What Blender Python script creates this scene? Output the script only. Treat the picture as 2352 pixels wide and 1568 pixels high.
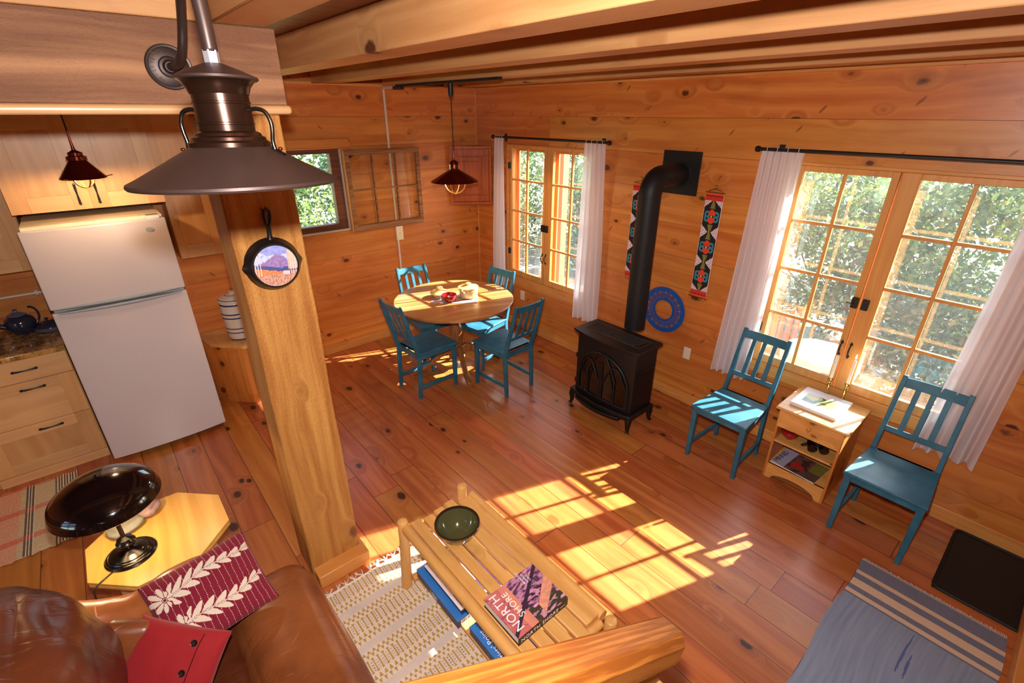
import bpy, bmesh, math, random
from mathutils import Vector, Matrix, noise
random.seed(7)
for o in list(bpy.data.objects): bpy.data.objects.remove(o)
S = bpy.context.scene
COL = S.collection
PI = math.pi

# ------------------------------------------------------------------ camera
PITCH, ROLL, YAW, FPX = math.radians(25.258), math.radians(.05), math.radians(229.427), 1114.85
CAM = Vector((3.82, 5.125, 2.5))
fw = Vector((math.cos(PITCH)*math.cos(YAW), math.cos(PITCH)*math.sin(YAW), -math.sin(PITCH)))
rt = fw.cross(Vector((0, 0, 1))).normalized()
up = rt.cross(fw)
rt, up = math.cos(ROLL)*rt+math.sin(ROLL)*up, -math.sin(ROLL)*rt+math.cos(ROLL)*up
cd = bpy.data.cameras.new('camera'); cam = bpy.data.objects.new('camera', cd); COL.objects.link(cam)
R3 = Matrix((rt, up, -fw)).transposed()
cam.matrix_world = Matrix.Translation(CAM) @ R3.to_4x4()
cd.sensor_width = 36; cd.lens = 36*FPX/2352; cd.clip_start = .02; cd.clip_end = 200
S.camera = cam

# ------------------------------------------------------------------ light
vs = S.view_settings
vs.view_transform = 'Standard'; vs.look = 'None'; vs.gamma = 1; vs.use_curve_mapping = False
vs.exposure = 0.82
W = bpy.data.worlds.new('world'); S.world = W; W.use_nodes = True
nt = W.node_tree; nt.nodes.clear()
sky = nt.nodes.new('ShaderNodeTexSky'); sky.sky_type = 'NISHITA'; sky.sun_disc = False
SUNV = Vector((1, -.345, -.65)).normalized()          # the way the sunlight travels
sky.sun_elevation = math.asin(-SUNV.z); sky.sun_rotation = math.atan2(-SUNV.x, -SUNV.y)
sky.air_density = 1.2; sky.dust_density = 1.5
bg = nt.nodes.new('ShaderNodeBackground'); bg.inputs['Strength'].default_value = .50
wo = nt.nodes.new('ShaderNodeOutputWorld')
nt.links.new(sky.outputs[0], bg.inputs[0]); nt.links.new(bg.outputs[0], wo.inputs[0])

def light(name, kind, energy, color, loc, rot=None, **k):
    d = bpy.data.lights.new(name, kind); d.energy = energy; d.color = color
    for a, b in k.items(): setattr(d, a, b)
    o = bpy.data.objects.new(name, d); COL.objects.link(o); o.location = loc
    if rot is not None: o.rotation_euler = rot
    return o
light('sun', 'SUN', 26.0, (1, .95, .91), (-6, 4, 6), SUNV.to_track_quat('-Z', 'Y').to_euler(), angle=math.radians(.55))
# the photographer's flash, just above the lens
fl = light('camera_flash', 'AREA', 50, (1, .95, .92), CAM + up*.14 - rt*.02, None, shape='DISK', size=.06)
fl.rotation_euler = R3.to_euler()
# daylight portals in the window openings (they only guide the sky light)
for (loc, rot, sx, sy) in (((-.1, 1.265, 1.37), (0, -PI/2, 0), 1.6, 1.33), ((-.1, 4.345, 1.38), (0, -PI/2, 0), 1.62, 1.37),
                           ((2.25, -.1, 1.75), (PI/2, 0, 0), .95, .8), ((6.3, 3.2, 1.55), (0, PI/2, 0), 1.1, 1.2)):
    p = light('window_portal', 'AREA', 1, (1, 1, 1), loc, rot, shape='RECTANGLE', size=sx, size_y=sy)
    p.data.cycles.is_portal = True
cy = S.cycles
cy.use_denoising = True
try: cy.denoiser = 'OPENIMAGEDENOISE'
except Exception: pass
cy.use_adaptive_sampling = True; cy.adaptive_threshold = .05
cy.max_bounces = 7; cy.diffuse_bounces = 4; cy.glossy_bounces = 3; cy.transparent_max_bounces = 10; cy.transmission_bounces = 3
cy.caustics_reflective = False; cy.caustics_refractive = False
cy.sample_clamp_indirect = 8

# ------------------------------------------------------------------ node helpers
def srgb(*c):
    if len(c) == 1: c = c[0]
    return tuple((x/255/12.92 if x/255 <= .04045 else ((x/255+.055)/1.055)**2.4) for x in c) + (1,)

class NT:
    def __init__(s, name):
        s.m = bpy.data.materials.new(name); s.m.use_nodes = True
        s.t = s.m.node_tree; s.t.nodes.clear()
    def n(s, typ, ins=(), **attr):
        x = s.t.nodes.new('ShaderNode'+typ)
        for a, b in attr.items(): setattr(x, a, b)
        it = ins.items() if isinstance(ins, dict) else enumerate(ins)
        for k, v in it:
            if v is None: continue
            if isinstance(v, bpy.types.NodeSocket): s.t.links.new(v, x.inputs[k])
            elif isinstance(v, bpy.types.Node): s.t.links.new(v.outputs[0], x.inputs[k])
            else: x.inputs[k].default_value = v
        return x
    def m_(s, op, a, b=None, c=None): return s.n('Math', (a, b, c), operation=op).outputs[0]
    def mr(s, v, a, b, c=0., d=1., smooth=True):
        return s.n('MapRange', {0: v, 1: a, 2: b, 3: c, 4: d}, interpolation_type='SMOOTHSTEP' if smooth else 'LINEAR').outputs[0]
    def mix(s, f, a, b, blend='MIX'):
        x = s.n('Mix', data_type='RGBA', blend_type=blend)
        for k, v in ((0, f), (6, a), (7, b)):
            if isinstance(v, bpy.types.NodeSocket): s.t.links.new(v, x.inputs[k])
            else: x.inputs[k].default_value = v
        return x.outputs[2]
    def vec(s, x, y, z=0.): return s.n('CombineXYZ', (x, y, z)).outputs[0]
    def noise(s, v, scale=5., detail=3., rough=.5, dist=0.):
        return s.n('TexNoise', {'Vector': v, 'Scale': scale, 'Detail': detail, 'Roughness': rough, 'Distortion': dist}).outputs[0]
    def out(s, sh): s.n('OutputMaterial', (sh,)); return s.m
    def pbr(s, col, rough=.5, bump=None, bs=.2, bd=.01, **k):
        p = s.n('BsdfPrincipled')
        def put(key, v):
            if isinstance(v, bpy.types.NodeSocket): s.t.links.new(v, p.inputs[key])
            else: p.inputs[key].default_value = v
        put('Base Color', col); put('Roughness', rough)
        for a, b in k.items(): put(a.replace('_', ' '), b)
        if bump is not None:
            b = s.n('Bump', {'Strength': bs, 'Distance': bd, 'Height': bump}); s.t.links.new(b.outputs[0], p.inputs['Normal'])
        return s.out(p.outputs[0])

def plain(name, col, rough=.5, noisy=.0, nscale=30, bump=0, **k):
    t = NT(name); col = srgb(col)
    tc = t.n('TexCoord').outputs['Object']
    nz = t.noise(tc, nscale, 4)
    c = t.mix(t.m_('MULTIPLY', nz, noisy) if noisy else 0., col, tuple(x*.35 for x in col[:3])+(1,)) if noisy else col
    return t.pbr(c, rough, nz if bump else None, bump or .1, .004, **k)

def wood(name, c1, c2, across='z', along='y', bw=0, blen=3.5, gap=.0035, knots=.5, kscale=4.2, kcol=(70, 28, 8), kr=(.05, .13), rough=.4,
         vary=.25, gscale=30., contrast=1., off=0., coat=.15, bstr=.15, pores=.0, hue=.0, ring=1.0, offv=0., spec=.5, fastb=False, wobk=None, spikes=0):
    """Sawn wood in object space: boards, grain bent round knots, knots with halos, dark joints."""
    t = NT(name); c1, c2, kcol = srgb(c1), srgb(c2), srgb(kcol)
    sp = t.n('SeparateXYZ', (t.n('TexCoord').outputs['Object'],)).outputs
    ax = dict(x=sp[0], y=sp[1], z=sp[2]); third = [a for a in 'xyz' if a not in (across, along)][0]
    u = t.m_('ADD', ax[across], off); v = t.m_('ADD', ax[along], offv); w = ax[third]
    oi = t.n('ObjectInfo').outputs['Random']
    if bw:
        ub = t.m_('DIVIDE', u, bw); idn = t.m_('FLOOR', ub)
        r1 = t.n('TexWhiteNoise', {'W': idn}, noise_dimensions='1D').outputs[0]
        v2 = t.m_('DIVIDE', t.m_('ADD', v, t.m_('MULTIPLY', r1, 9.7)), blen); jd = t.m_('FLOOR', v2)
        r2n = t.n('TexWhiteNoise', {'Vector': t.vec(idn, jd, .37)}, noise_dimensions='3D'); r2 = r2n.outputs[0]
        fu = t.m_('FRACT', ub); du = t.m_('MULTIPLY', t.m_('MINIMUM', fu, t.m_('SUBTRACT', 1., fu)), bw)
        fv = t.m_('FRACT', v2); dv = t.m_('MULTIPLY', t.m_('MINIMUM', fv, t.m_('SUBTRACT', 1., fv)), blen)
        d = t.m_('MINIMUM', du, dv); gp = t.mr(d, 0., gap, 1., 0.)
    else:
        r2 = oi; gp = None
    sh = t.m_('MULTIPLY', r2, 37.)
    P = t.vec(t.m_('ADD', u, sh), t.m_('ADD', v, t.m_('MULTIPLY', sh, 1.7)), w)
    # knots
    vo = t.n('TexVoronoi', {'Vector': t.vec(t.m_('MULTIPLY', t.m_('ADD', u, sh), 1.), t.m_('MULTIPLY', t.m_('ADD', v, sh), .62), t.m_('MULTIPLY', w, .5)), 'Scale': kscale}, feature='F1')
    kd = vo.outputs['Distance']; ks = t.n('SeparateColor', (vo.outputs['Color'],)).outputs
    kon = t.mr(ks[0], 1-knots, 1-knots+.02)
    rad = t.mr(ks[1], 0., 1., kr[0], kr[1], False)
    kdn = t.m_('ADD', t.m_('DIVIDE', kd, rad), t.m_('MULTIPLY', t.m_('SUBTRACT', t.noise(P, 40, 2), .5), .7))
    core = t.m_('MULTIPLY', t.mr(kdn, .85, 1.05, 1., 0.), kon)
    rimk = t.m_('MULTIPLY', t.m_('MULTIPLY', t.mr(kdn, .75, 1.0), t.mr(kdn, 1.05, 1.35, 1., 0.)), kon)
    halo = t.m_('MULTIPLY', t.mr(kdn, .8, 4.0, 1., 0.), kon)
    # grain: stretched along the board, swelling round the knots
    wob = t.noise(t.vec(t.m_('MULTIPLY', t.m_('ADD', u, sh), 3.), t.m_('MULTIPLY', v, .8), sh), 1., 2)
    gu = t.m_('ADD', t.m_('ADD', t.m_('MULTIPLY', t.m_('ADD', u, sh), gscale), t.m_('MULTIPLY', wob, gscale*.16*(ring if wobk is None else wobk))), t.m_('MULTIPLY', halo, 2.2))
    gv = t.m_('MULTIPLY', v, gscale*.045)
    band = t.noise(t.vec(gu, gv, t.m_('MULTIPLY', w, gscale*.3)), 1.0, 3, .55)
    rings = t.m_('ABSOLUTE', t.m_('SINE', t.m_('MULTIPLY', gu, 1.9)))
    fine = t.noise(t.vec(t.m_('MULTIPLY', u, gscale*6), t.m_('MULTIPLY', v, 5.), w), 1., 1)
    g = t.m_('ADD', t.m_('MULTIPLY', t.mr(band, .3, .7), .6), t.m_('ADD', t.m_('MULTIPLY', rings, .22*ring), t.m_('MULTIPLY', fine, .2)))
    g = t.m_('MULTIPLY', g, contrast)
    c = t.mix(t.n('Clamp', (g,)).outputs[0], c1, c2)
    # slow blotches of stain along the board
    bl = t.noise(t.vec(t.m_('MULTIPLY', t.m_('ADD', u, sh), 5.), t.m_('MULTIPLY', v, 1.6), sh), 1., 4, .6)
    c = t.mix(t.mr(bl, .52, .8, 0., .45), c, tuple(x*.55 for x in c2[:3])+(1,))
    val = t.m_('ADD', 1-vary*.5, t.m_('MULTIPLY', r2, vary))
    h = t.n('HueSaturation', {'Hue': t.m_('ADD', .5-hue*.5, t.m_('MULTIPLY', t.m_('FRACT', t.m_('MULTIPLY', r2, 7.3)), hue)), 'Value': val, 'Color': c}).outputs[0]
    h = t.mix(t.m_('MULTIPLY', halo, .35), h, tuple(x*.6 for x in c2[:3])+(1,))
    h = t.mix(t.m_('MULTIPLY', core, .95), h, kcol)
    h = t.mix(t.m_('MULTIPLY', rimk, .55), h, tuple(x*.4 for x in kcol[:3])+(1,))
    if spikes:
        sv = t.n('TexVoronoi', {'Vector': t.vec(t.m_('ADD', t.m_('MULTIPLY', t.m_('ADD', u, sh), 1.3), t.m_('MULTIPLY', v, .9)), t.m_('SUBTRACT', t.m_('MULTIPLY', v, 5.), t.m_('MULTIPLY', t.m_('ADD', u, sh), 4.)), t.m_('MULTIPLY', w, .5)), 'Scale': 2.4}, feature='F1')
        sc2 = t.n('SeparateColor', (sv.outputs['Color'],)).outputs
        sm = t.m_('MULTIPLY', t.mr(sv.outputs['Distance'], .09, .15, 1., 0.), t.mr(sc2[0], 1-spikes, 1-spikes+.02))
        h = t.mix(t.m_('MULTIPLY', sm, .62), h, (kcol[0]*1.5, kcol[1]*1.5, kcol[2]*1.5, 1))
    hgt = t.m_('MULTIPLY', fine, .25)
    if gp is not None:
        h = t.mix(t.m_('MULTIPLY', gp, .85), h, tuple(x*.12 for x in c2[:3])+(1,))
        hgt = t.m_('SUBTRACT', hgt, t.m_('MULTIPLY', gp, 1.5))
    if pores:
        po = t.noise(t.vec(t.m_('MULTIPLY', u, 220.), t.m_('MULTIPLY', v, 60.), t.m_('MULTIPLY', w, 220.)), 1., 2, .7)
        hgt = t.m_('ADD', hgt, t.m_('MULTIPLY', po, pores))
    rr = t.m_('ADD', rough-.08, t.m_('MULTIPLY', bl, .16))
    if fastb: hgt = gp
    return t.pbr(h, rr, hgt, bstr, .006, Coat_Weight=coat, Coat_Roughness=.25, Specular_IOR_Level=spec)

M = {}
M['wallR'] = wood('pine_wall_boards', (217, 141, 66), (184, 96, 36), 'z', 'y', .277, 9.3, .0026, .8, 5.4, (80, 28, 8), (.05, .14), .36, .12, 14, 1., -2.463+.277*20, coat=.25, bstr=.12, hue=.01, spikes=.4)
M['wallL'] = wood('pine_wall_boards_across', (217, 141, 66), (184, 96, 36), 'z', 'x', .277, 9.3, .0026, .8, 5.4, (80, 28, 8), (.05, .14), .36, .12, 14, 1., -2.463+.277*20, coat=.25, bstr=.12, hue=.01, spikes=.4, offv=1.3)
M['floor'] = wood('pine_floor_boards', (200, 124, 62), (158, 80, 34), 'x', 'y', .2005, 3.4, .0046, .9, 5.0, (50, 20, 10), (.05, .13), .34, .20, 16, 1., -.0285, coat=.15, bstr=.12, hue=.02)
M['joist'] = wood('rough_sawn_joist', (214, 160, 102), (184, 122, 68), 'z', 'y', 0, 3, 0, .6, 3.6, (90, 40, 18), (.05, .11), .6, .16, 18, .8, coat=0, bstr=.3, pores=.5)
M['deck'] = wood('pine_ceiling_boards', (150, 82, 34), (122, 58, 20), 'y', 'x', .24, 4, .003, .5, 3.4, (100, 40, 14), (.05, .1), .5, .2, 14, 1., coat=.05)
M['beam'] = wood('weathered_beam', (186, 134, 92), (122, 78, 50), 'z', 'x', 0, 3, 0, .3, 2.8, (78, 46, 30), (.04, .09), .7, .1, 15, 1.2, coat=0, bstr=.7, pores=.9)
M['post'] = wood('sawn_post', (216, 156, 78), (172, 106, 40), 'x', 'z', 0, 3, 0, .75, 3.6, (120, 66, 28), (.04, .10), .62, .05, 26, 1.15, coat=0, bstr=.8, pores=1.4)
M['trimY'] = wood('pine_trim_lengthwise', (224, 158, 84), (196, 122, 54), 'z', 'y', 0, 3, 0, .35, 3.5, (120, 60, 24), (.04, .08), .4, .14, 30, .8)
M['trimX'] = wood('pine_trim_crosswise', (224, 158, 84), (196, 122, 54), 'z', 'x', 0, 3, 0, .35, 3.5, (120, 60, 24), (.04, .08), .4, .14, 30, .8)
M['trimZ'] = wood('pine_trim_upright', (226, 162, 88), (200, 128, 58), 'y', 'z', 0, 3, 0, .3, 3.5, (120, 60, 24), (.04, .08), .4, .14, 30, .8)
M['mapX'] = wood('maple_panel_crosswise', (228, 184, 130), (208, 156, 102), 'z', 'x', 0, 3, 0, 0., 3, (150, 90, 40), (.03, .05), .38, .18, 16, .9)
M['mapZ'] = wood('maple_panel_upright', (224, 176, 118), (200, 146, 88), 'x', 'z', 0, 3, 0, 0., 3, (150, 90, 40), (.03, .05), .38, .2, 16, .9)
M['oak'] = wood('oak_table_top', (206, 156, 100), (160, 104, 56), 'y', 'x', 0, 3, 0, 0., 3, (120, 70, 30), (.05, .1), .3, .05, 13, 1.3, coat=.35, ring=2.2)
M['oakZ'] = wood('oak_pedestal', (170, 110, 58), (128, 74, 34), 'x', 'z', 0, 3, 0, 0., 3, (120, 70, 30), (.05, .1), .35, .1, 40, 1.)
M['pineX'] = wood('knotty_pine_crosswise', (232, 172, 96), (208, 136, 62), 'z', 'y', 0, 3, 0, .8, 9, (116, 50, 18), (.1, .22), .4, .14, 30, .8)
M['pineT'] = wood('knotty_pine_top', (232, 176, 102), (212, 146, 72), 'x', 'y', 0, 3, 0, .5, 7, (116, 60, 22), (.06, .14), .35, .14, 26, .8)
M['pineZ'] = wood('knotty_pine_upright', (222, 142, 66), (190, 104, 36), 'x', 'z', .075, 2, .001, .8, 8, (100, 38, 14), (.1, .2), .4, .2, 26, .8)
M['log'] = wood('peeled_cedar_log', (224, 170, 98), (200, 138, 68), 'x', 'y', 0, 3, 0, .35, 8, (128, 74, 34), (.05, .1), .42, .14, 22, .8)
M['logZ'] = wood('peeled_cedar_post', (224, 170, 98), (200, 138, 68), 'x', 'z', 0, 3, 0, .3, 8, (128, 74, 34), (.05, .1), .42, .14, 22, .8)
M['rail'] = wood('fir_handrail', (196, 124, 52), (140, 76, 26), 'x', 'z', 0, 3, 0, .10, 5, (110, 50, 20), (.04, .08), .38, .03, 120, 1.2, coat=.2, ring=2.2, wobk=.10)
M['oldsash'] = wood('weathered_sash', (172, 124, 80), (118, 78, 48), 'z', 'x', 0, 3, 0, .2, 8, (60, 36, 20), (.05, .1), .7, .2, 40, 1.2, coat=0, bstr=.4)
M['darkwood'] = wood('dark_window_frame', (132, 76, 42), (84, 44, 24), 'z', 'x', 0, 3, 0, .1, 8, (50, 26, 14), (.05, .1), .6, .2, 36, 1.1, coat=0)
M['cornercab'] = wood('stained_cabinet_panel', (184, 92, 36), (148, 64, 22), 'x', 'z', 0, 3, 0, .0, 8, (60, 26, 14), (.05, .1), .75, .2, 30, 1.)
M['end'] = wood('yellow_oak_top', (232, 182, 92), (208, 148, 58), 'x', 'y', 0, 3, 0, 0., 3, (150, 90, 40), (.05, .1), .3, .05, 18, 1., coat=.4, ring=1.6)

def chair_paint():
    t = NT('blue_chair_paint'); tc = t.n('TexCoord').outputs['Object']
    nz = t.noise(tc, 9, 3); c = t.mix(t.mr(nz, .3, .7), srgb(40, 92, 114), srgb(52, 110, 132))
    return t.pbr(c, .38, t.noise(tc, 60, 3), .05, .002, Specular_IOR_Level=.4)
M['blue'] = chair_paint()
M['white'] = plain('white_plastic', (228, 226, 220), .35)
M['fridge'] = plain('fridge_enamel', (206, 196, 196), .22, Coat_Weight=.4, Coat_Roughness=.12)
M['fridgegrey'] = plain('fridge_seal_grey', (150, 160, 165), .45)
M['cream'] = plain('cream_plastic', (226, 214, 184), .4)
M['black'] = plain('black_iron', (22, 20, 20), .45, Specular_IOR_Level=.5)
M['stove'] = plain('stove_cast_iron', (24, 19, 18), .48, .25, 60, .15, Metallic=.25)
M['grille'] = plain('highlit_worn_iron_grille', (84, 76, 72), .4, .2, 60, .1, Metallic=.4)  # lighter than the stove iron: wear and flash highlights put into the colour
M['pipe'] = plain('matte_black_pipe', (20, 19, 20), .55, 0, Specular_IOR_Level=.4)
M['matb'] = plain('black_rubber', (16, 14, 14), .6, .0, 120, .1)
M['glossblack'] = plain('gloss_black_enamel', (14, 9, 9), .12, Coat_Weight=.8, Coat_Roughness=.05)
M['antique'] = plain('antique_dark_metal', (74, 66, 58), .22, .4, 18, 0, Metallic=.95)
M['bronze'] = plain('dusty_bronze', (62, 46, 41), .42, .45, 14, .05, Metallic=.5)
M['bronzeS'] = plain('polished_bronze', (60, 38, 28), .24, .55, 10, 0, Metallic=.8)
M['steelflat'] = plain('bare_steel', (190, 190, 200), .3, Metallic=.7)
M['copper'] = plain('copper_shade', (120, 44, 28), .22, .4, 12, 0, Metallic=.85)
M['brass'] = plain('brass', (206, 168, 92), .2, .2, 40, 0, Metallic=.95)
M['chromium'] = plain('bright_metal', (200, 190, 180), .15, Metallic=1.)
M['iron'] = plain('cast_iron_pan', (20, 19, 19), .33, .2, 80, .1, Specular_IOR_Level=.6)
M['wax'] = plain('white_wax', (240, 232, 208), .45, Subsurface_Weight=.2)
M['red_ceramic'] = plain('red_ceramic', (150, 22, 26), .12, Coat_Weight=.6, Coat_Roughness=.05)
M['tan_ceramic'] = plain('tan_stoneware', (206, 170, 110), .22, .15, 20, Coat_Weight=.5)
M['yel_ceramic'] = plain('yellow_stoneware', (222, 186, 112), .2, .2, 20, Coat_Weight=.5)
M['crock'] = plain('cream_stoneware', (214, 204, 188), .25, .08, 20, Coat_Weight=.4)
M['cobalt'] = plain('cobalt_glaze', (44, 50, 112), .25, Coat_Weight=.4)
M['bluepot'] = plain('dark_blue_glaze', (40, 46, 66), .15, .5, 16, Coat_Weight=.6)
M['bluerim'] = plain('grey_blue_glaze', (96, 98, 120), .2, .3, 16, Coat_Weight=.5)
M['olive'] = plain('olive_glaze', (84, 82, 50), .12, .35, 9, Coat_Weight=.7, Coat_Roughness=.04)
M['oliverim'] = plain('dark_olive_rim', (50, 36, 24), .12, .3, 12, Coat_Weight=.7)
M['trivet'] = plain('blue_painted_iron', (30, 84, 168), .4, .25, 30, .1)
M['paper'] = plain('book_paper', (228, 222, 216), .8)
M['ink'] = plain('black_cover', (24, 16, 18), .35)
M['lettering'] = plain('white_lettering', (238, 232, 232), .5)
M['darklettering'] = plain('dark_lettering', (46, 44, 70), .5)
M['bluebox'] = plain('blue_box_lid', (44, 120, 200), .4, .1, 10)
M['navybox'] = plain('navy_box_side', (50, 54, 92), .45, .3, 14)
M['redcloth'] = plain('red_felt', (158, 15, 22), .85, .15, 6, .1, Sheen_Weight=.15)
M['button'] = plain('dark_button', (26, 22, 22), .3)
M['conduit'] = plain('white_conduit', (214, 200, 186), .4)
M['outlet'] = plain('white_outlet_plate', (226, 210, 190), .4)
M['tapeold'] = plain('white_weatherstrip', (196, 196, 190), .5)
M['stone1'] = plain('speckled_beach_stone', (150, 142, 122), .6, .5, 60, .2)
M['stone2'] = plain('banded_pink_stone', (176, 140, 134), .6, .6, 14, .2)
M['rope'] = plain('white_cotton_fringe', (232, 224, 212), .9)
M['tan_leather_seam'] = plain('pale_piping', (222, 160, 100), .5)
M['gravel'] = plain('sunlit_gravel', (176, 172, 158), .9, .3, 30, .3)
M['lawn'] = plain('pale_grass', (150, 172, 110), .9, .4, 12, .3)
M['bark'] = plain('grey_bark', (112, 98, 84), .9, .4, 14, .3)
M['cedar'] = plain('cedar_outdoor_wood', (190, 120, 66), .6, .3, 20)
M['patio'] = plain('pale_blue_table_cover', (196, 212, 232), .6, .1, 8)
M['log_ember'] = plain('ceramic_log', (96, 70, 54), .8, .5, 30)

def leather(name, a, b):
    t = NT(name); tc = t.n('TexCoord').outputs['Object']
    big = t.noise(tc, 3.2, 4, .6); fine = t.n('TexVoronoi', {'Vector': tc, 'Scale': 220.}).outputs['Distance']
    cr = t.noise(t.n('Mapping', {'Vector': tc, 'Scale': (2.5, 7., 2.5), 'Rotation': (0, 0, .35)}).outputs[0], 2.2, 3, .5, .6)
    c = t.mix(t.mr(big, .35, .7), srgb(a), srgb(b))
    hgt = t.m_('ADD', t.m_('MULTIPLY', fine, .05), t.m_('MULTIPLY', t.mr(cr, .46, .54), .7))
    return t.pbr(c, t.m_('ADD', .24, t.m_('MULTIPLY', big, .18)), hgt, .22, .008, Specular_IOR_Level=.6)
M['leather'] = leather('brown_leather', (146, 82, 42), (112, 56, 26))
M['leatherD'] = leather('dark_brown_leather', (104, 50, 26), (70, 30, 16))
M['leatherT'] = leather('tan_leather', (190, 112, 58), (160, 86, 42))

def granite():
    t = NT('gold_granite'); tc = t.n('TexCoord').outputs['Object']
    a = t.noise(tc, 9, 8, .7, 1.2); b = t.noise(tc, 40, 5, .7)
    c = t.mix(t.mr(a, .4, .6), srgb(196, 148, 78), srgb(120, 84, 40)); c = t.mix(t.mr(b, .56, .66), c, srgb(52, 40, 34))
    c = t.mix(t.mr(t.noise(tc, 22, 4), .58, .7), c, srgb(206, 176, 132))
    return t.pbr(c, .15, Coat_Weight=.4)
M['granite'] = granite()

def attrmat(name, rough=.8, bump=0., bscale=200., sheen=0., coat=0.):
    t = NT(name); a = t.n('Attribute', attribute_name='Col').outputs[0]; tc = t.n('TexCoord').outputs['Object']
    nz = t.noise(tc, bscale, 2)
    return t.pbr(a, rough, nz if bump else None, bump or .1, .003, Coat_Weight=coat, Sheen_Weight=sheen)
M['woven'] = attrmat('woven_textile', .92, .5, 260, .1)
M['print'] = attrmat('printed_cover', .35, 0, coat=.3)
M['painting'] = attrmat('brushed_painting', .45, .5, 120, coat=.2)

def cloth_thin(name, col, transl=.5, alpha=.12):
    t = NT(name); c = srgb(col)
    sp = t.n('SeparateXYZ', (t.n('TexCoord').outputs['Object'],)).outputs
    st = t.mr(t.m_('ABSOLUTE', t.m_('SINE', t.m_('MULTIPLY', sp[1], 95.))), .0, .25, .92, 1.)
    cc = t.n('HueSaturation', {'Value': st, 'Color': c}).outputs[0]
    d = t.n('BsdfDiffuse', {'Color': cc}); tr = t.n('BsdfTranslucent', {'Color': cc}); tp = t.n('BsdfTransparent')
    m1 = t.n('MixShader', (transl, d, tr)); m2 = t.n('MixShader', (alpha, m1, tp))
    return t.out(m2.outputs[0])
M['curtain'] = cloth_thin('sheer_white_curtain', (253, 250, 253), .5, .12)

def glass(name, tint=(.97, .99, .98, 1), haze=0.0):
    t = NT(name)
    fr = t.m_('ADD', .042, t.m_('MULTIPLY', t.m_('POWER', t.n('LayerWeight', {'Blend': .5}).outputs['Facing'], 5.), .9))
    tp = t.n('BsdfTransparent', {'Color': tint}); gl = t.n('BsdfGlossy', {'Roughness': .015, 'Color': (1, 1, 1, 1)})
    m = t.n('MixShader', (fr, tp, gl))
    if haze:
        tc = t.n('TexCoord').outputs['Object']
        hz = t.m_('MULTIPLY', t.mr(t.noise(tc, 1.6, 2, .5), .2, .9, .6, 1.), haze)
        df = t.n('BsdfTranslucent', {'Color': (.9, .92, .92, 1)})
        m = t.n('MixShader', (hz, m, df))
    return t.out(m.outputs[0])
M['glass'] = glass('window_glass')
M['dustyglass'] = glass('dusty_storm_glass', haze=.010)

def emis(name, col, st):
    t = NT(name); e = t.n('Emission', {'Color': srgb(col), 'Strength': st}); return t.out(e.outputs[0])
M['bulb'] = emis('lit_bulb', (255, 196, 120), 22)
M['flame'] = emis('candle_flame', (255, 220, 150), 8)

def leafmat(name, a, b):
    t = NT(name); r = t.n('Attribute', attribute_name='Col').outputs[0]
    c = t.mix(r, srgb(a), srgb(b))
    d = t.n('BsdfDiffuse', {'Color': c}); tr = t.n('BsdfTranslucent', {'Color': c}); g = t.n('BsdfGlossy', {'Roughness': .3, 'Color': (.9, .95, 1, 1)})
    m = t.n('MixShader', (.3, d, tr)); m = t.n('MixShader', (.07, m, g)); return t.out(m.outputs[0])
M['leafA'] = leafmat('bright_leaves', (50, 84, 36), (124, 150, 76))
M['leafB'] = leafmat('dark_leaves', (32, 60, 34), (78, 112, 60))
M['leafC'] = leafmat('pale_leaves', (110, 136, 72), (176, 190, 116))

# ------------------------------------------------------------------ mesh helpers
def frame(o, x, y=None, z=None):
    """4x4 from origin and axes."""
    x = Vector(x).normalized()
    if y is None: y = Vector((0, 0, 1)).cross(x)
    y = Vector(y).normalized(); z = Vector(z).normalized() if z is not None else x.cross(y).normalized()
    m = Matrix((x, y, z)).transposed().to_4x4(); m.translation = Vector(o); return m
def T(x=0, y=0, z=0): return Matrix.Translation((x, y, z))
def RZ(a): return Matrix.Rotation(a, 4, 'Z')
def RX(a): return Matrix.Rotation(a, 4, 'X')
def RY(a): return Matrix.Rotation(a, 4, 'Y')
I4 = Matrix.Identity(4)

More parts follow.
